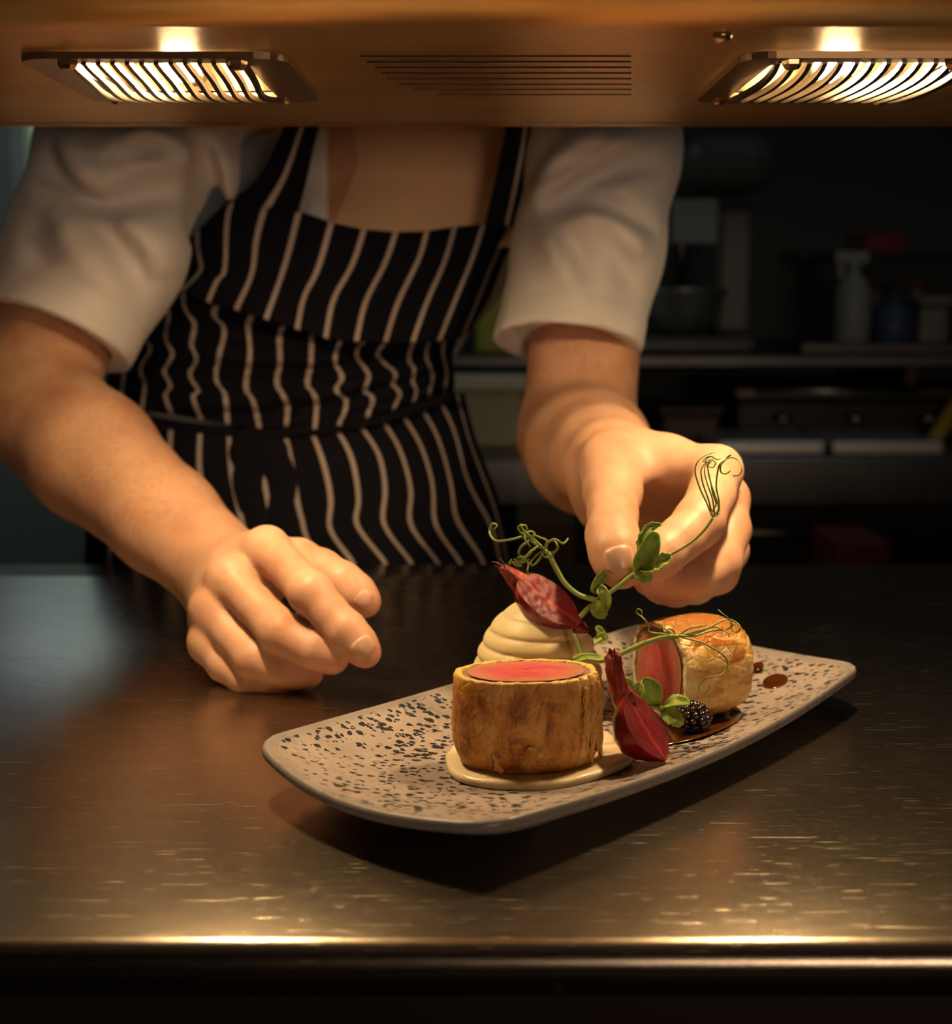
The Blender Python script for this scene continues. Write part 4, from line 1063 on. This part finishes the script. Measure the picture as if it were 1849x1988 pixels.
def jacket_post(P, d):
    d = d.copy()
    for pts, amp, w in folds:
        lo_, hi_ = pts.min(0) - 3 * w, pts.max(0) + 3 * w; lo_[1] -= .06; hi_[1] += .06
        m = ((P > lo_) & (P < hi_)).all(1)
        if not m.any(): continue
        q = P[m]; best = np.full(len(q), 9.); tt = np.zeros(len(q)); S_ = np.array([1, .35, 1])
        for i in range(len(pts) - 1):
            a, b = pts[i] * S_, pts[i + 1] * S_; ba = b - a; pa = q * S_ - a; h = np.clip(pa @ ba / (ba @ ba), 0, 1)
            dd = np.linalg.norm(pa - h[:, None] * ba, axis=1); mm = dd < best; best[mm] = dd[mm]; tt[mm] = ((i + h) / (len(pts) - 1))[mm]
        fade = np.ones(len(q))
        for c, u in ((c1, u1), (c2, u2)):
            ax = (q - c) @ u; fade = np.where(np.linalg.norm(q - c, axis=1) < .12, fade * np.clip((-ax - .016) / .04, 0, 1), fade)
        d[m] -= fade * amp * np.exp(-(best / w) ** 2) * (np.sin(math.pi * np.clip(tt * .9 + .05, 0, 1)) ** .5)
    # open cuffs
    for c, u, (sa, sb, r0) in ((c1, u1, (S1, E1, .0)), (c2, u2, (S2, E2, .0))):
        cut = (P - c) @ u; near = np.linalg.norm(P - c, axis=1) < .13
        d = np.where(near, d + .0011 * np.exp(-((cut + .026) / .0022) ** 2) - .0008 * np.clip(1 + cut / .024, 0, 1) * (cut < 0), d)
        d = np.where(near, np.maximum(d, cut), d)
        ax = ((P - c) @ u); rad = np.linalg.norm((P - c) - ax[:, None] * u, axis=1)
        hole = np.maximum(rad - .0455, -(ax + .012)); d = np.where(near, np.maximum(d, -hole), d)
    # open neck
    a_, b_ = V(612, 300, 1.05)[0], V(985, 300, 1.05)[0]; zb = V(800, 470, 1.07)[2]
    op = np.maximum(np.maximum(a_ - P[:, 0], P[:, 0] - b_ - .1 * (P[:, 2] - zb)), np.maximum(zb - P[:, 2], P[:, 1] - 1.19))
    top = P[:, 2] - (CH[2] + .185); 
    d = np.maximum(d, -op)
    return d
vj, fj = sdf_mesh(jb, [], .0032, .018, jacket_post, margin=.012)
jk = add('jacket', vj, fj, M['jacket'], person)
jk['label'] = 'white short-sleeved cotton jacket, open at the neck'
print('jacket verts', len(vj))
# tan undershirt front filling the open neck
nx, ny = 24, 16; v = []
for j in range(ny):
    for i in range(nx):
        x = 590 + 420 * i / (nx - 1); y = 205 + 275 * j / (ny - 1)
        u = (x - 800) / 210; v.append(V(x, y, 1.118 + .035 * u * u + .008 * (1 - j / (ny - 1))))
M['under'] = mat('tan_undershirt', (.75, .48, .30), .8)
us = add('undershirt', v, grid_faces(ny, nx), M['under'], person); us['label'] = 'plain tan undershirt front'

# ---- apron, built along its own stripes
def Z(q): return [(200 + a / 2.2337, 240 + b / 2.2337) for a, b in q]
bib = {
 -.9: Z([(215, 600), (225, 640), (190, 700)]),
 0: Z([(318, 525), (340, 610), (235, 690)]), 1: Z([(408, 470), (415, 570), (430, 640), (345, 722)]), 2: Z([(580, 300), (540, 400), (530, 640), (500, 670), (458, 772)]),
 3: Z([(712, 333), (665, 500), (650, 650), (580, 805)]), 4: Z([(852, 378), (790, 620), (708, 845)]), 5: Z([(992, 428), (930, 640), (870, 750), (843, 888)]),
 6: Z([(1132, 458), (1080, 620), (1000, 760), (968, 926)]), 7: Z([(1272, 470), (1220, 620), (1140, 770), (1100, 940)]), 8: Z([(1406, 466), (1370, 590), (1280, 770), (1225, 942)]),
 9: Z([(1522, 450), (1480, 600), (1410, 760), (1345, 942)]), 10: Z([(1648, 436), (1600, 590), (1530, 760), (1458, 938)]), 11: Z([(1778, 425), (1690, 600), (1635, 740), (1560, 920)]),
 11.8: Z([(1830, 430), (1750, 580), (1700, 720), (1610, 880)])}
mid = {
 -1.7: Z([(95, 850), (40, 1000), (0, 1200)]),
 -1: Z([(120, 840), (120, 930), (95, 1080), (78, 1215)]), 0: Z([(185, 760), (182, 940), (215, 970), (160, 1060), (185, 1130), (170, 1240)]),
 1: Z([(250, 700), (290, 830), (268, 930), (310, 1000), (262, 1070), (300, 1140), (268, 1170), (300, 1258)]), 2: Z([(350, 715), (352, 800), (402, 870), (382, 960), (412, 1020), (372, 1090), (422, 1160), (388, 1180), (430, 1282)]),
 3: Z([(510, 770), (478, 830), (532, 890), (505, 1000), (488, 1110), (532, 1170), (540, 1300)]), 4: Z([(655, 815), (628, 880), (640, 1000), (618, 1150), (652, 1200), (680, 1322)]),
 5: Z([(795, 860), (765, 920), (770, 1040), (752, 1130), (802, 1210), (795, 1308)]), 6: Z([(905, 895), (905, 1040), (883, 1130), (927, 1190), (920, 1322)]),
 7: Z([(1040, 915), (1003, 1030), (1042, 1100), (1006, 1160), (1062, 1200), (1025, 1305)]), 8: Z([(1155, 925), (1093, 1000), (1158, 1090), (1128, 1160), (1172, 1190), (1145, 1275)]),
 9: Z([(1262, 925), (1178, 1000), (1272, 1080), (1252, 1130), (1292, 1170), (1250, 1255)]), 10: Z([(1350, 925), (1325, 1030), (1352, 1060), (1340, 1120), (1362, 1165), (1330, 1235)]),
 11: Z([(1420, 920), (1398, 1010), (1432, 1090), (1415, 1160), (1410, 1220)]), 12: Z([(1490, 910), (1470, 980), (1492, 1090), (1470, 1200)]), 12.8: Z([(1560, 900), (1520, 1000), (1530, 1100), (1520, 1190)])}
skirt = {
 -1.8: Z([(-20, 1210), (-60, 1500), (-80, 1950)]), -1: Z([(78, 1240), (50, 1500), (30, 1950)]),
 0: Z([(172, 1268), (165, 1400), (150, 1600), (140, 1950)]), 1: Z([(298, 1290), (290, 1500), (290, 1700), (290, 1950)]), 2: Z([(425, 1312), (418, 1500), (452, 1640), (470, 1950)]),
 3: Z([(548, 1322), (558, 1520), (608, 1740), (660, 1950)]), 4: Z([(662, 1330), (690, 1500), (740, 1740), (810, 1950)]), 5: Z([(790, 1340), (820, 1480), (842, 1640), (865, 1720), (885, 1800), (960, 1950)]),
 6: Z([(905, 1335), (960, 1480), (992, 1640), (982, 1760), (1085, 1900), (1090, 1950)]), 7: Z([(1015, 1330), (1080, 1450), (1112, 1640), (1098, 1740), (1225, 1900), (1230, 1950)]),
 8: Z([(1122, 1320), (1200, 1440), (1226, 1600), (1214, 1740), (1335, 1900), (1345, 1950)]), 9: Z([(1220, 1300), (1290, 1420), (1338, 1600), (1328, 1740), (1452, 1900), (1462, 1950)]),
 10: Z([(1302, 1272), (1380, 1400), (1432, 1580), (1438, 1740), (1542, 1890), (1560, 1950)]), 11: Z([(1390, 1250), (1455, 1370), (1512, 1580), (1530, 1720), (1640, 1880), (1660, 1950)]),
 12: Z([(1462, 1205), (1530, 1350), (1582, 1560), (1690, 1750), (1730, 1950)]), 13: Z([(1535, 1175), (1590, 1380), (1682, 1620), (1725, 1780), (1760, 1950)]), 13.8: Z([(1565, 1165), (1620, 1380), (1715, 1620), (1765, 1800), (1790, 1950)])}
def section(D, nr, depth, cols=7, curl=None):
    js = sorted(D); rows = []
    for j in js:
        P = catmull(np.array([(a, b, 0) for a, b in D[j]], float), 8)[:, :2]
        for _ in range(7): P[1:-1] = .25 * P[:-2] + .5 * P[1:-1] + .25 * P[2:]
        s = np.concatenate([[0], np.cumsum(np.abs(np.diff(P[:, 1])) + .25 * np.abs(np.diff(P[:, 0])))]); t = np.linspace(0, s[-1], nr)
        rows.append(np.stack([np.interp(t, s, P[:, 0]), np.interp(t, s, P[:, 1])], 1))
    rows = np.array(rows); J = np.arange(js[0], js[-1] + 1e-6, 1 / cols); v = []; uv = []; xs_ = []
    for r in range(nr):
        X = np.interp(J, js, rows[:, r, 0]); Yp = np.interp(J, js, rows[:, r, 1])
        x0, x1 = X[0], X[-1]
        for k, j in enumerate(J):
            t = r / (nr - 1); u = (X[k] - (x0 + x1) / 2) / ((x1 - x0) / 2)
            v.append(V(X[k], Yp[k], depth(t, u, j))); uv.append((j, t))
    f = grid_faces(nr, len(J))
    if curl is not None:
        n0 = len(v); nc = len(J)
        for c_ in range(1, 4):
            for k in range(nc):
                p = np.array(v[(nr - 1) * nc + k]); a = c_ / 3 * math.pi * .9
                v.append(p + np.array([0, curl * (1 - math.cos(a)) * .5 + .004 * c_, -.003 * math.sin(a) + .0015 * c_])); uv.append((J[k], 1))
        for c_ in range(3):
            for k in range(nc - 1):
                a = (nr - 1 + c_) * nc + k; f.append((a, a + 1, a + nc + 1, a + nc))
    return v, f, uv
ab = MB(); UV = []
def dB(t, u, j): return 1.088 - .034 * t ** 1.6 + .075 * abs(u) ** 3 + .0035 * math.sin(j * 2.1 + t * 3)
def dM(t, u, j): return 1.094 - .004 * math.sin(t * 16 + j * .7) - .004 * math.sin(t * 33 + j * 1.7) + .085 * abs(u) ** 3
def dS(t, u, j): return 1.103 - .016 * math.sin(min(1, t * 3) * math.pi / 2) - .006 * math.sin(j * 1.3 + t * 6) * t + .085 * abs(u) ** 3
for D, nr, dp, cu in ((bib, 40, dB, .02), (mid, 46, dM, .012), (skirt, 44, dS, None)):
    v, f, uv = section(D, nr, dp, curl=cu); ab.raw(v, f); UV += uv
apron = ab.build('apron', M['apron'], person, uv=UV)
so = apron.modifiers.new('thickness', 'SOLIDIFY'); so.thickness = .0014; so.offset = 0
apron['label'] = 'navy bib apron with thin pale vertical stripes, bunched at the waist'
def strap(Lp, Rp, Y, ju, jr):
    A_ = catmull(np.array([(a, b, 0) for a, b in Lp], float), 8); B_ = catmull(np.array([(a, b, 0) for a, b in Rp], float), 8); m_ = min(len(A_), len(B_)); v = []; uv = []
    for i in range(m_):
        for k in range(7):
            q = k / 6; x = A_[i][0] * (1 - q) + B_[i][0] * q; y = A_[i][1] * (1 - q) + B_[i][1] * q
            v.append(V(x, y, Y(i / (m_ - 1)) - .003 * (1 - (2 * q - 1) ** 2))); uv.append((ju + (q - jr) * 2.0 * .72, i / m_))
    o = add('apron_strap', v, grid_faces(m_, 7), M['apron'], apron, uv=uv); so = o.modifiers.new('thickness', 'SOLIDIFY'); so.thickness = .0016; so.offset = 0
strap([(568, 190), (545, 262), (505, 340), (452, 392)], [(640, 190), (615, 262), (598, 340), (580, 412)], lambda t: 1.070 + .016 * t, 0, .52)
strap([(985, 190), (980, 262), (962, 350), (942, 436)], [(1052, 190), (1044, 262), (1030, 350), (1012, 440)], lambda t: 1.070 + .020 * t, 0, .60)
# dark band put in as the waist's shadow line, with knotted tapes
tb = MB()
tb.tube(catmull([V(205, 795, 1.17), V(330, 826, 1.12), V(480, 840, 1.100), V(620, 834, 1.098), V(760, 808, 1.11), V(880, 768, 1.15)], 8), [.0045] * 5, 10)
shade_band = tb.build('waist_shade_band', M['navy'], apron)
kb = MB(); kb.ball(V(495, 856, 1.090), .014, (1.4, .35, .8)); kb.ball(V(475, 880, 1.090), .012, (1.1, .3, 1.2)); kb.ball(V(530, 880, 1.090), .012, (1.1, .3, 1.3))
kb.build('tie_knot', M['navy'], shade_band)
eb = MB()
for pts in ([(500, 860), (480, 930), (500, 1020), (470, 1060)], [(515, 860), (545, 930), (540, 1000), (560, 1050)]):
    C_ = catmull([V(x, y, 1.082) for x, y in pts], 8); v = []
    for i, c in enumerate(C_):
        for q in (-1, -.5, 0, .5, 1): v.append(c + np.array([.013 * q, .003 * q * q, .002 * q]))
    eb.raw(v, grid_faces(len(C_), 5))
eb.build('tie_end', M['navy'], shade_band)
# trousers and shoes below the counter
for s in (-1, 1):
    tv, tf = tube(catmull([HIP + (s * .06, .0, -.06), HIP + (s * .085, .01, -.35), HIP + (s * .09, .0, -.60), HIP + (s * .095, .01, FL + .07 - HIP[2])], 8), [.095, .085, .065, .058], 20)
    add('trouser_leg', tv, tf, M['trousers'], person)
    b = MB(); c = HIP + (s * .095, .0, FL - HIP[2]); b.ball(c + (0, -.07, .030), .05, (.95, 1.9, .6)); b.ball(c + (0, .02, .045), .045, (1, 1.1, 1))
    b.build('shoe', M['black'], person)
# hair cap on the head (above the gantry)
hb = []
vh, fh = sdf_mesh([Cone(HEAD + (0, .035, .035), HEAD + (0, .02, .02), .088, .086, (1.06, 1, 1))], [], .004, .01, lambda P, d: np.maximum(d - .0012 * np.sin(P[:, 0] * 500) * np.sin(P[:, 2] * 300), (HEAD[2] - .01 + (HEAD[1] - .03 - P[:, 1]) * .9) - P[:, 2]))
add('hair', vh, fh, M['hair'], person)
#@@BG

# ------------------------------------------------------------------ kitchen behind the chef
def K(px, py, Y): return V(px, py, Y)
YB = 2.15
zbt = K(1400, 888, YB)[2]; zbb = K(1400, 985, YB)[2]
M['bench'] = steel('bench_steel', (.22, .215, .21), .30, .2)
bench = empty('back_counter', (0.3, 2.5, FL), 'long stainless steel back counter running along the rear wall', 'counter')
b = MB(); b.box(-.62, X1 - .02, YB, Y1 - .02, zbb, zbt); b.build('worktop', M['bench'], bench, smooth=False, bevel=.006)
M['bench_dark'] = mat('dark_cabinet_front', (.025, .024, .022), .4, .3)
for k in range(4):
    xa = -.60 + k * .75; MB().box(xa, xa + .72, YB + .06, Y1 - .04, FL + .08, zbb - .004).build('cabinet_door', M['bench_dark'], bench, smooth=False, bevel=.004)
    MB().tube([(xa + .15, YB + .045, zbb - .05), (xa + .57, YB + .045, zbb - .05)], .006, 8).build('handle', M['steel'], bench)
    MB().box(xa + .05, xa + .10, YB + .1, YB + .15, FL, FL + .08).build('leg', M['steel_dark'], bench, smooth=False)
# wall shelf
M['shelf_steel'] = steel('dull_shelf_steel', (.16, .16, .155), .45, .2)
zs = K(1400, 690, 2.35)[2]
shf = empty('wall_shelf', (.9, 2.7, zs), 'long dark steel shelf above the back counter carrying mixer and bottles', 'shelf')
MB().box(-.35, X1 - .02, 2.32, Y1 - .005, zs - .018, zs).build('shelf_board', M['shelf_steel'], shf, smooth=False, bevel=.003)
for x in (-.2, .8, 1.8):
    MB().box(x, x + .02, 2.5, Y1 - .004, zs - .12, zs - .018).build('bracket', M['steel_dark'], shf, smooth=False)
def mcol(name, c, r=.45, me=0): return mat(name, c, r, me)
# tub on the back counter
def tub(name, x0, x1, y0, y1, Y, mb_, ml, label, cat, lid=.18, dep=.16):
    a = K(x0, y1, Y); c = K(x1, y0, Y); h = c[2] - a[2]; t = empty(name, ((a[0] + c[0]) / 2, Y + dep / 2, a[2]), label, cat)
    MB().box(a[0], c[0], Y, Y + dep, a[2], a[2] + h * (1 - lid)).build('tub_body', mb_, t, smooth=False, bevel=.008)
    MB().box(a[0] - .006, c[0] + .006, Y - .006, Y + dep + .006, a[2] + h * (1 - lid), a[2] + h).build('lid', ml, t, smooth=False, bevel=.006)
    return t
def rest(z): return (FPX * 0 + z)
def tub_on(name, x0, x1, ytop, z, Y, mb_, ml, label, cat, lid=.18, dep=.16):
    a = K(x0, 600, Y); c = K(x1, ytop, Y); h = c[2] - z; t = empty(name, ((a[0] + c[0]) / 2, Y + dep / 2, z), label, cat)
    MB().box(a[0], c[0], Y, Y + dep, z, z + h * (1 - lid)).build('tub_body', mb_, t, smooth=False, bevel=.008)
    MB().box(a[0] - .006, c[0] + .006, Y - .006, Y + dep + .006, z + h * (1 - lid), z + h).build('lid', ml, t, smooth=False, bevel=.006)
    return t
tub_on('storage_tub', 880, 1018, 728, zbt, 2.28, mcol('cream_plastic', (.50, .46, .26)), mcol('cream_lid', (.75, .72, .55)), 'cream plastic storage tub on the back counter between apron and forearm', 'tub', .22)
tub_on('food_container', 925, 1010, 500, zs, 2.45, mcol('olive_plastic', (.38, .42, .04)), mcol('blue_lid', (.06, .12, .18)), 'olive green container with blue lid on the wall shelf beside the sleeve', 'container', .12)
# stand mixer on the wall shelf
mx = empty('stand_mixer', tuple(K(1400, 690, 2.5) * (1, 1, 0) + (0, 0, zs)), 'dark stand mixer with metal bowl on the wall shelf right of the sleeve', 'mixer')
mk = mcol('mixer_paint', (.10, .105, .095), .35); 
q = K(1440, 400, 2.55); MB().box(K(1400, 0, 2.5)[0], K(1478, 0, 2.5)[0], 2.47, 2.62, zs + .03, q[2]).build('column', mk, mx, smooth=False, bevel=.015)
q0, q1 = K(1330, 375, 2.45), K(1510, 262, 2.45); MB().box(q0[0], q1[0], 2.42, 2.66, q0[2], q1[2]).build('motor_head', mk, mx, smooth=False, bevel=.04)
MB().box(K(1225, 0, 2.45)[0], K(1480, 0, 2.45)[0], 2.40, 2.66, zs, zs + .03).build('base', mk, mx, smooth=False, bevel=.012)
bc_ = K(1318, 690, 2.5); bc_[2] = zs + .032; hb_ = K(1300, 560, 2.5)[2] - bc_[2]
MB().lathe([(.03, 0), (.055, .01), (.078, hb_ * .5), (.088, hb_ * .95), (.091, hb_), (.085, hb_), (.074, hb_ * .5), (.05, .015), (.001, .012)], bc_, 28, False).build('bowl', mcol('mixer_bowl_steel', (.42, .46, .44), .35, .85), mx)
MB().tube([(bc_[0], bc_[1], q0[2]), (bc_[0], bc_[1], bc_[2] + hb_ * .8)], .012, 10).build('beater_shaft', M['steel_dark'], mx)
q0, q1 = K(1302, 472, 2.42), K(1390, 388, 2.42); cp_ = MB().box(q0[0], q1[0], 2.40, 2.415, q0[2], q1[2]).build('notice_card', mcol('pale_grey_card', (.30, .34, .33), .7), mx, smooth=False)
# small shelf items
z2 = K(1700, 668, 2.5)[2]
sh2 = empty('shelf_riser', (K(1720, 668, 2.6)[0], 2.6, zs), 'low steel riser on the right of the wall shelf carrying bottles', 'shelf')
xa, xb2 = K(1585, 0, 2.5)[0], X1 - .03
MB().box(xa, xb2, 2.5, 2.8, z2 - .02, z2).build('riser_board', M['shelf_steel'], sh2, smooth=False)
for x in (xa + .02, xb2 - .04): MB().box(x, x + .02, 2.52, 2.78, zs, z2 - .02).build('leg', M['steel_dark'], sh2, smooth=False)
def bottle(px, ytop, z, Y, r, matl, capm, label, kind='bottle', trig=False, name='bottle'):
    c = K(px, 600, Y); c[2] = z; h = K(px, ytop, Y)[2] - z; t = empty(name, c, label, kind)
    MB().lathe([(r * .92, 0), (r, .006), (r, h * .55), (r * .75, h * .68), (r * .35, h * .76), (r * .33, h * .84)], c, 18).build('bottle_body', matl, t)
    cb = MB().lathe([(r * .4, h * .82), (r * .42, h * .90), (r * .3, h * .92)], c, 14)
    if trig: cb.box(c[0] - r * 1.1, c[0] + r * .7, c[1] - .012, c[1] + .012, c[2] + h * .88, c[2] + h); cb.box(c[0] - r * .9, c[0] - r * .6, c[1] - .006, c[1] + .006, c[2] + h * .72, c[2] + h * .9)
    cb.build('trigger_head' if trig else 'cap', capm, t, smooth=not trig); return t
gw = mcol('translucent_plastic', (.30, .34, .32), .4); bl = mcol('blue_plastic', (.05, .08, .17)); rd = mcol('red_plastic', (.22, .015, .015)); br = mcol('brown_plastic', (.09, .05, .04)); gy_ = mcol('grey_plastic', (.20, .20, .19))
bottle(1655, 488, z2, 2.58, .034, gw, gw, 'pale spray bottle with trigger head on the riser', 'spray bottle', True, 'spray_bottle')
bottle(1735, 560, z2, 2.60, .040, bl, bl, 'dark blue bottle right of the spray bottle')
bottle(1697, 530, z2, 2.66, .028, br, br, 'small brown bottle just behind the spray bottle')
bottle(1780, 540, z2, 2.70, .028, gy_, rd, 'grey bottle with red cap right of the blue bottle')
tub_on('food_container', 1790, 1845, 575, z2, 2.53, gy_, gy_, 'squat grey container at the right end of the riser', 'container', .2, .1)
q = K(1740, 472, 2.85); 
zs3 = K(1740, 490, 2.85)[2]
s3_ = empty('upper_wall_shelf', (q[0], 2.9, zs3), 'narrow dark shelf high on the rear wall carrying a red box', 'shelf')
MB().box(K(1560, 0, 2.85)[0], X1 - .02, 2.80, Y1 - .003, zs3 - .015, zs3).build('shelf_board', M['bench_dark'], s3_, smooth=False)
bx_ = MB().box(K(1700, 0, 2.85)[0], K(1778, 0, 2.85)[0], 2.83, 2.95, zs3 + .0005, K(1740, 455, 2.85)[2]).build('red_box', rd, base=(q[0], 2.89, zs3), smooth=False, bevel=.004)
meta(bx_, 'dark red box on the upper wall shelf at right', 'box')
# steel trays on the counter and the griddle box behind them
for x0, x1, lab in ((1418, 1638, 'left one of two shallow steel trays on the back counter'), (1650, 1880, 'right one of two shallow steel trays on the back counter')):
    a, c = K(x0, 0, YB + .03)[0], K(x1, 0, YB + .03)[0]
    t = MB(); t.box(a, c, YB + .02, YB + .24, zbt + .0003, zbt + .024)
    o = t.build('steel_tray', mat('pale_tray_steel', (.62, .60, .57), .4, .9), base=((a + c) / 2, YB + .13, zbt), smooth=False, bevel=.006)
    meta(o, lab, 'tray', 'steel trays on the back counter')
a, c = K(1455, 0, 2.42)[0], K(1849, 0, 2.42)[0]
gr = empty('griddle', ((a + c) / 2, 2.55, zbt), 'black countertop griddle behind the steel trays', 'griddle')
MB().box(a, c + .1, 2.42, 2.72, zbt + .0005, K(1600, 775, 2.42)[2]).build('griddle_body', M['bench_dark'], gr, smooth=False, bevel=.01)
MB().box(a - .005, c + .105, 2.41, 2.73, K(1600, 775, 2.42)[2], K(1600, 752, 2.42)[2]).build('hot_plate', M['steel_dark'], gr, smooth=False, bevel=.005)
MB().tube([(a + .03, 2.395, zbt + .09), (c - .03, 2.395, zbt + .09)], .007, 10).build('handle', M['steel'], gr)
for k in range(3):
    kx = a + .08 + k * .13; MB().lathe([(.016, 0), (.016, .012), (.001, .013)], (kx, 2.40, zbt + .035), 14).build('knob', M['steel'], gr)
# microwave-like dark box left of it
tub_on('food_container', 1135, 1235, 752, zbt, 2.40, mcol('charcoal_plastic', (.05, .045, .04)), mcol('charcoal_lid', (.10, .09, .075)), 'charcoal lidded container on the back counter behind the forearm', 'container', .15)
tub_on('food_container', 1290, 1400, 790, zbt, 2.36, mcol('rust_plastic', (.07, .03, .02)), mcol('grey_lid', (.10, .09, .08)), 'low rust brown container left of the griddle', 'container', .2)
# yellow cleaning cloth handle at the right
yc = MB(); C_ = catmull([K(1800, 868, 2.36), K(1822, 840, 2.37), K(1846, 800, 2.38), K(1862, 775, 2.385)], 6)
yc.tube(C_, [.013, .015, .015, .012], 10)
meta(yc.build('scrubbing_brush', mcol('yellow_plastic', (.42, .30, .03)), base=(C_[0][0], 2.36, zbt)), 'yellow brush handle propped against the griddle at the right edge', 'brush')
# lower shelf things seen under the worktop edge
zl = K(1400, 1105, 2.12)[2] 
ls = empty('cart', (K(1400, 0, 2.0)[0], 2.0, FL), 'low dark trolley standing in front of the back counter', 'trolley')
MB().box(K(1010, 0, 1.9)[0], K(1849, 0, 1.9)[0], 1.88, 2.12, zl - .02, zl).build('trolley_shelf', M['bench_dark'], ls, smooth=False)
for x in (K(1020, 0, 1.9)[0], K(1830, 0, 1.9)[0]): 
    for y in (1.89, 2.09): MB().box(x, x + .02, y, y + .02, FL, zl - .02).build('leg', M['steel_dark'], ls, smooth=False)
def boxthing(name, x0, x1, ytop, z, Y, dep, m_, label, cat):
    a, c = K(x0, 0, Y)[0], K(x1, 0, Y)[0]; o = MB().box(a, c, Y, Y + dep, z + .0004, K(x0, ytop, Y)[2]).build(name, m_, base=((a + c) / 2, Y + dep / 2, z), smooth=False, bevel=.004); return meta(o, label, cat)
boxthing('cardboard_box', 1015, 1130, 1010, zl, 1.92, .15, mcol('brown_card', (.10, .055, .025), .8), 'brown cardboard box on the trolley behind the curling tendrils', 'box')
boxthing('red_crate', 1672, 1782, 1052, zl, 1.92, .15, mcol('dark_red_crate', (.14, .02, .012), .6), 'dark red crate on the trolley at right', 'crate')
# bottle on a ledge left of the chef
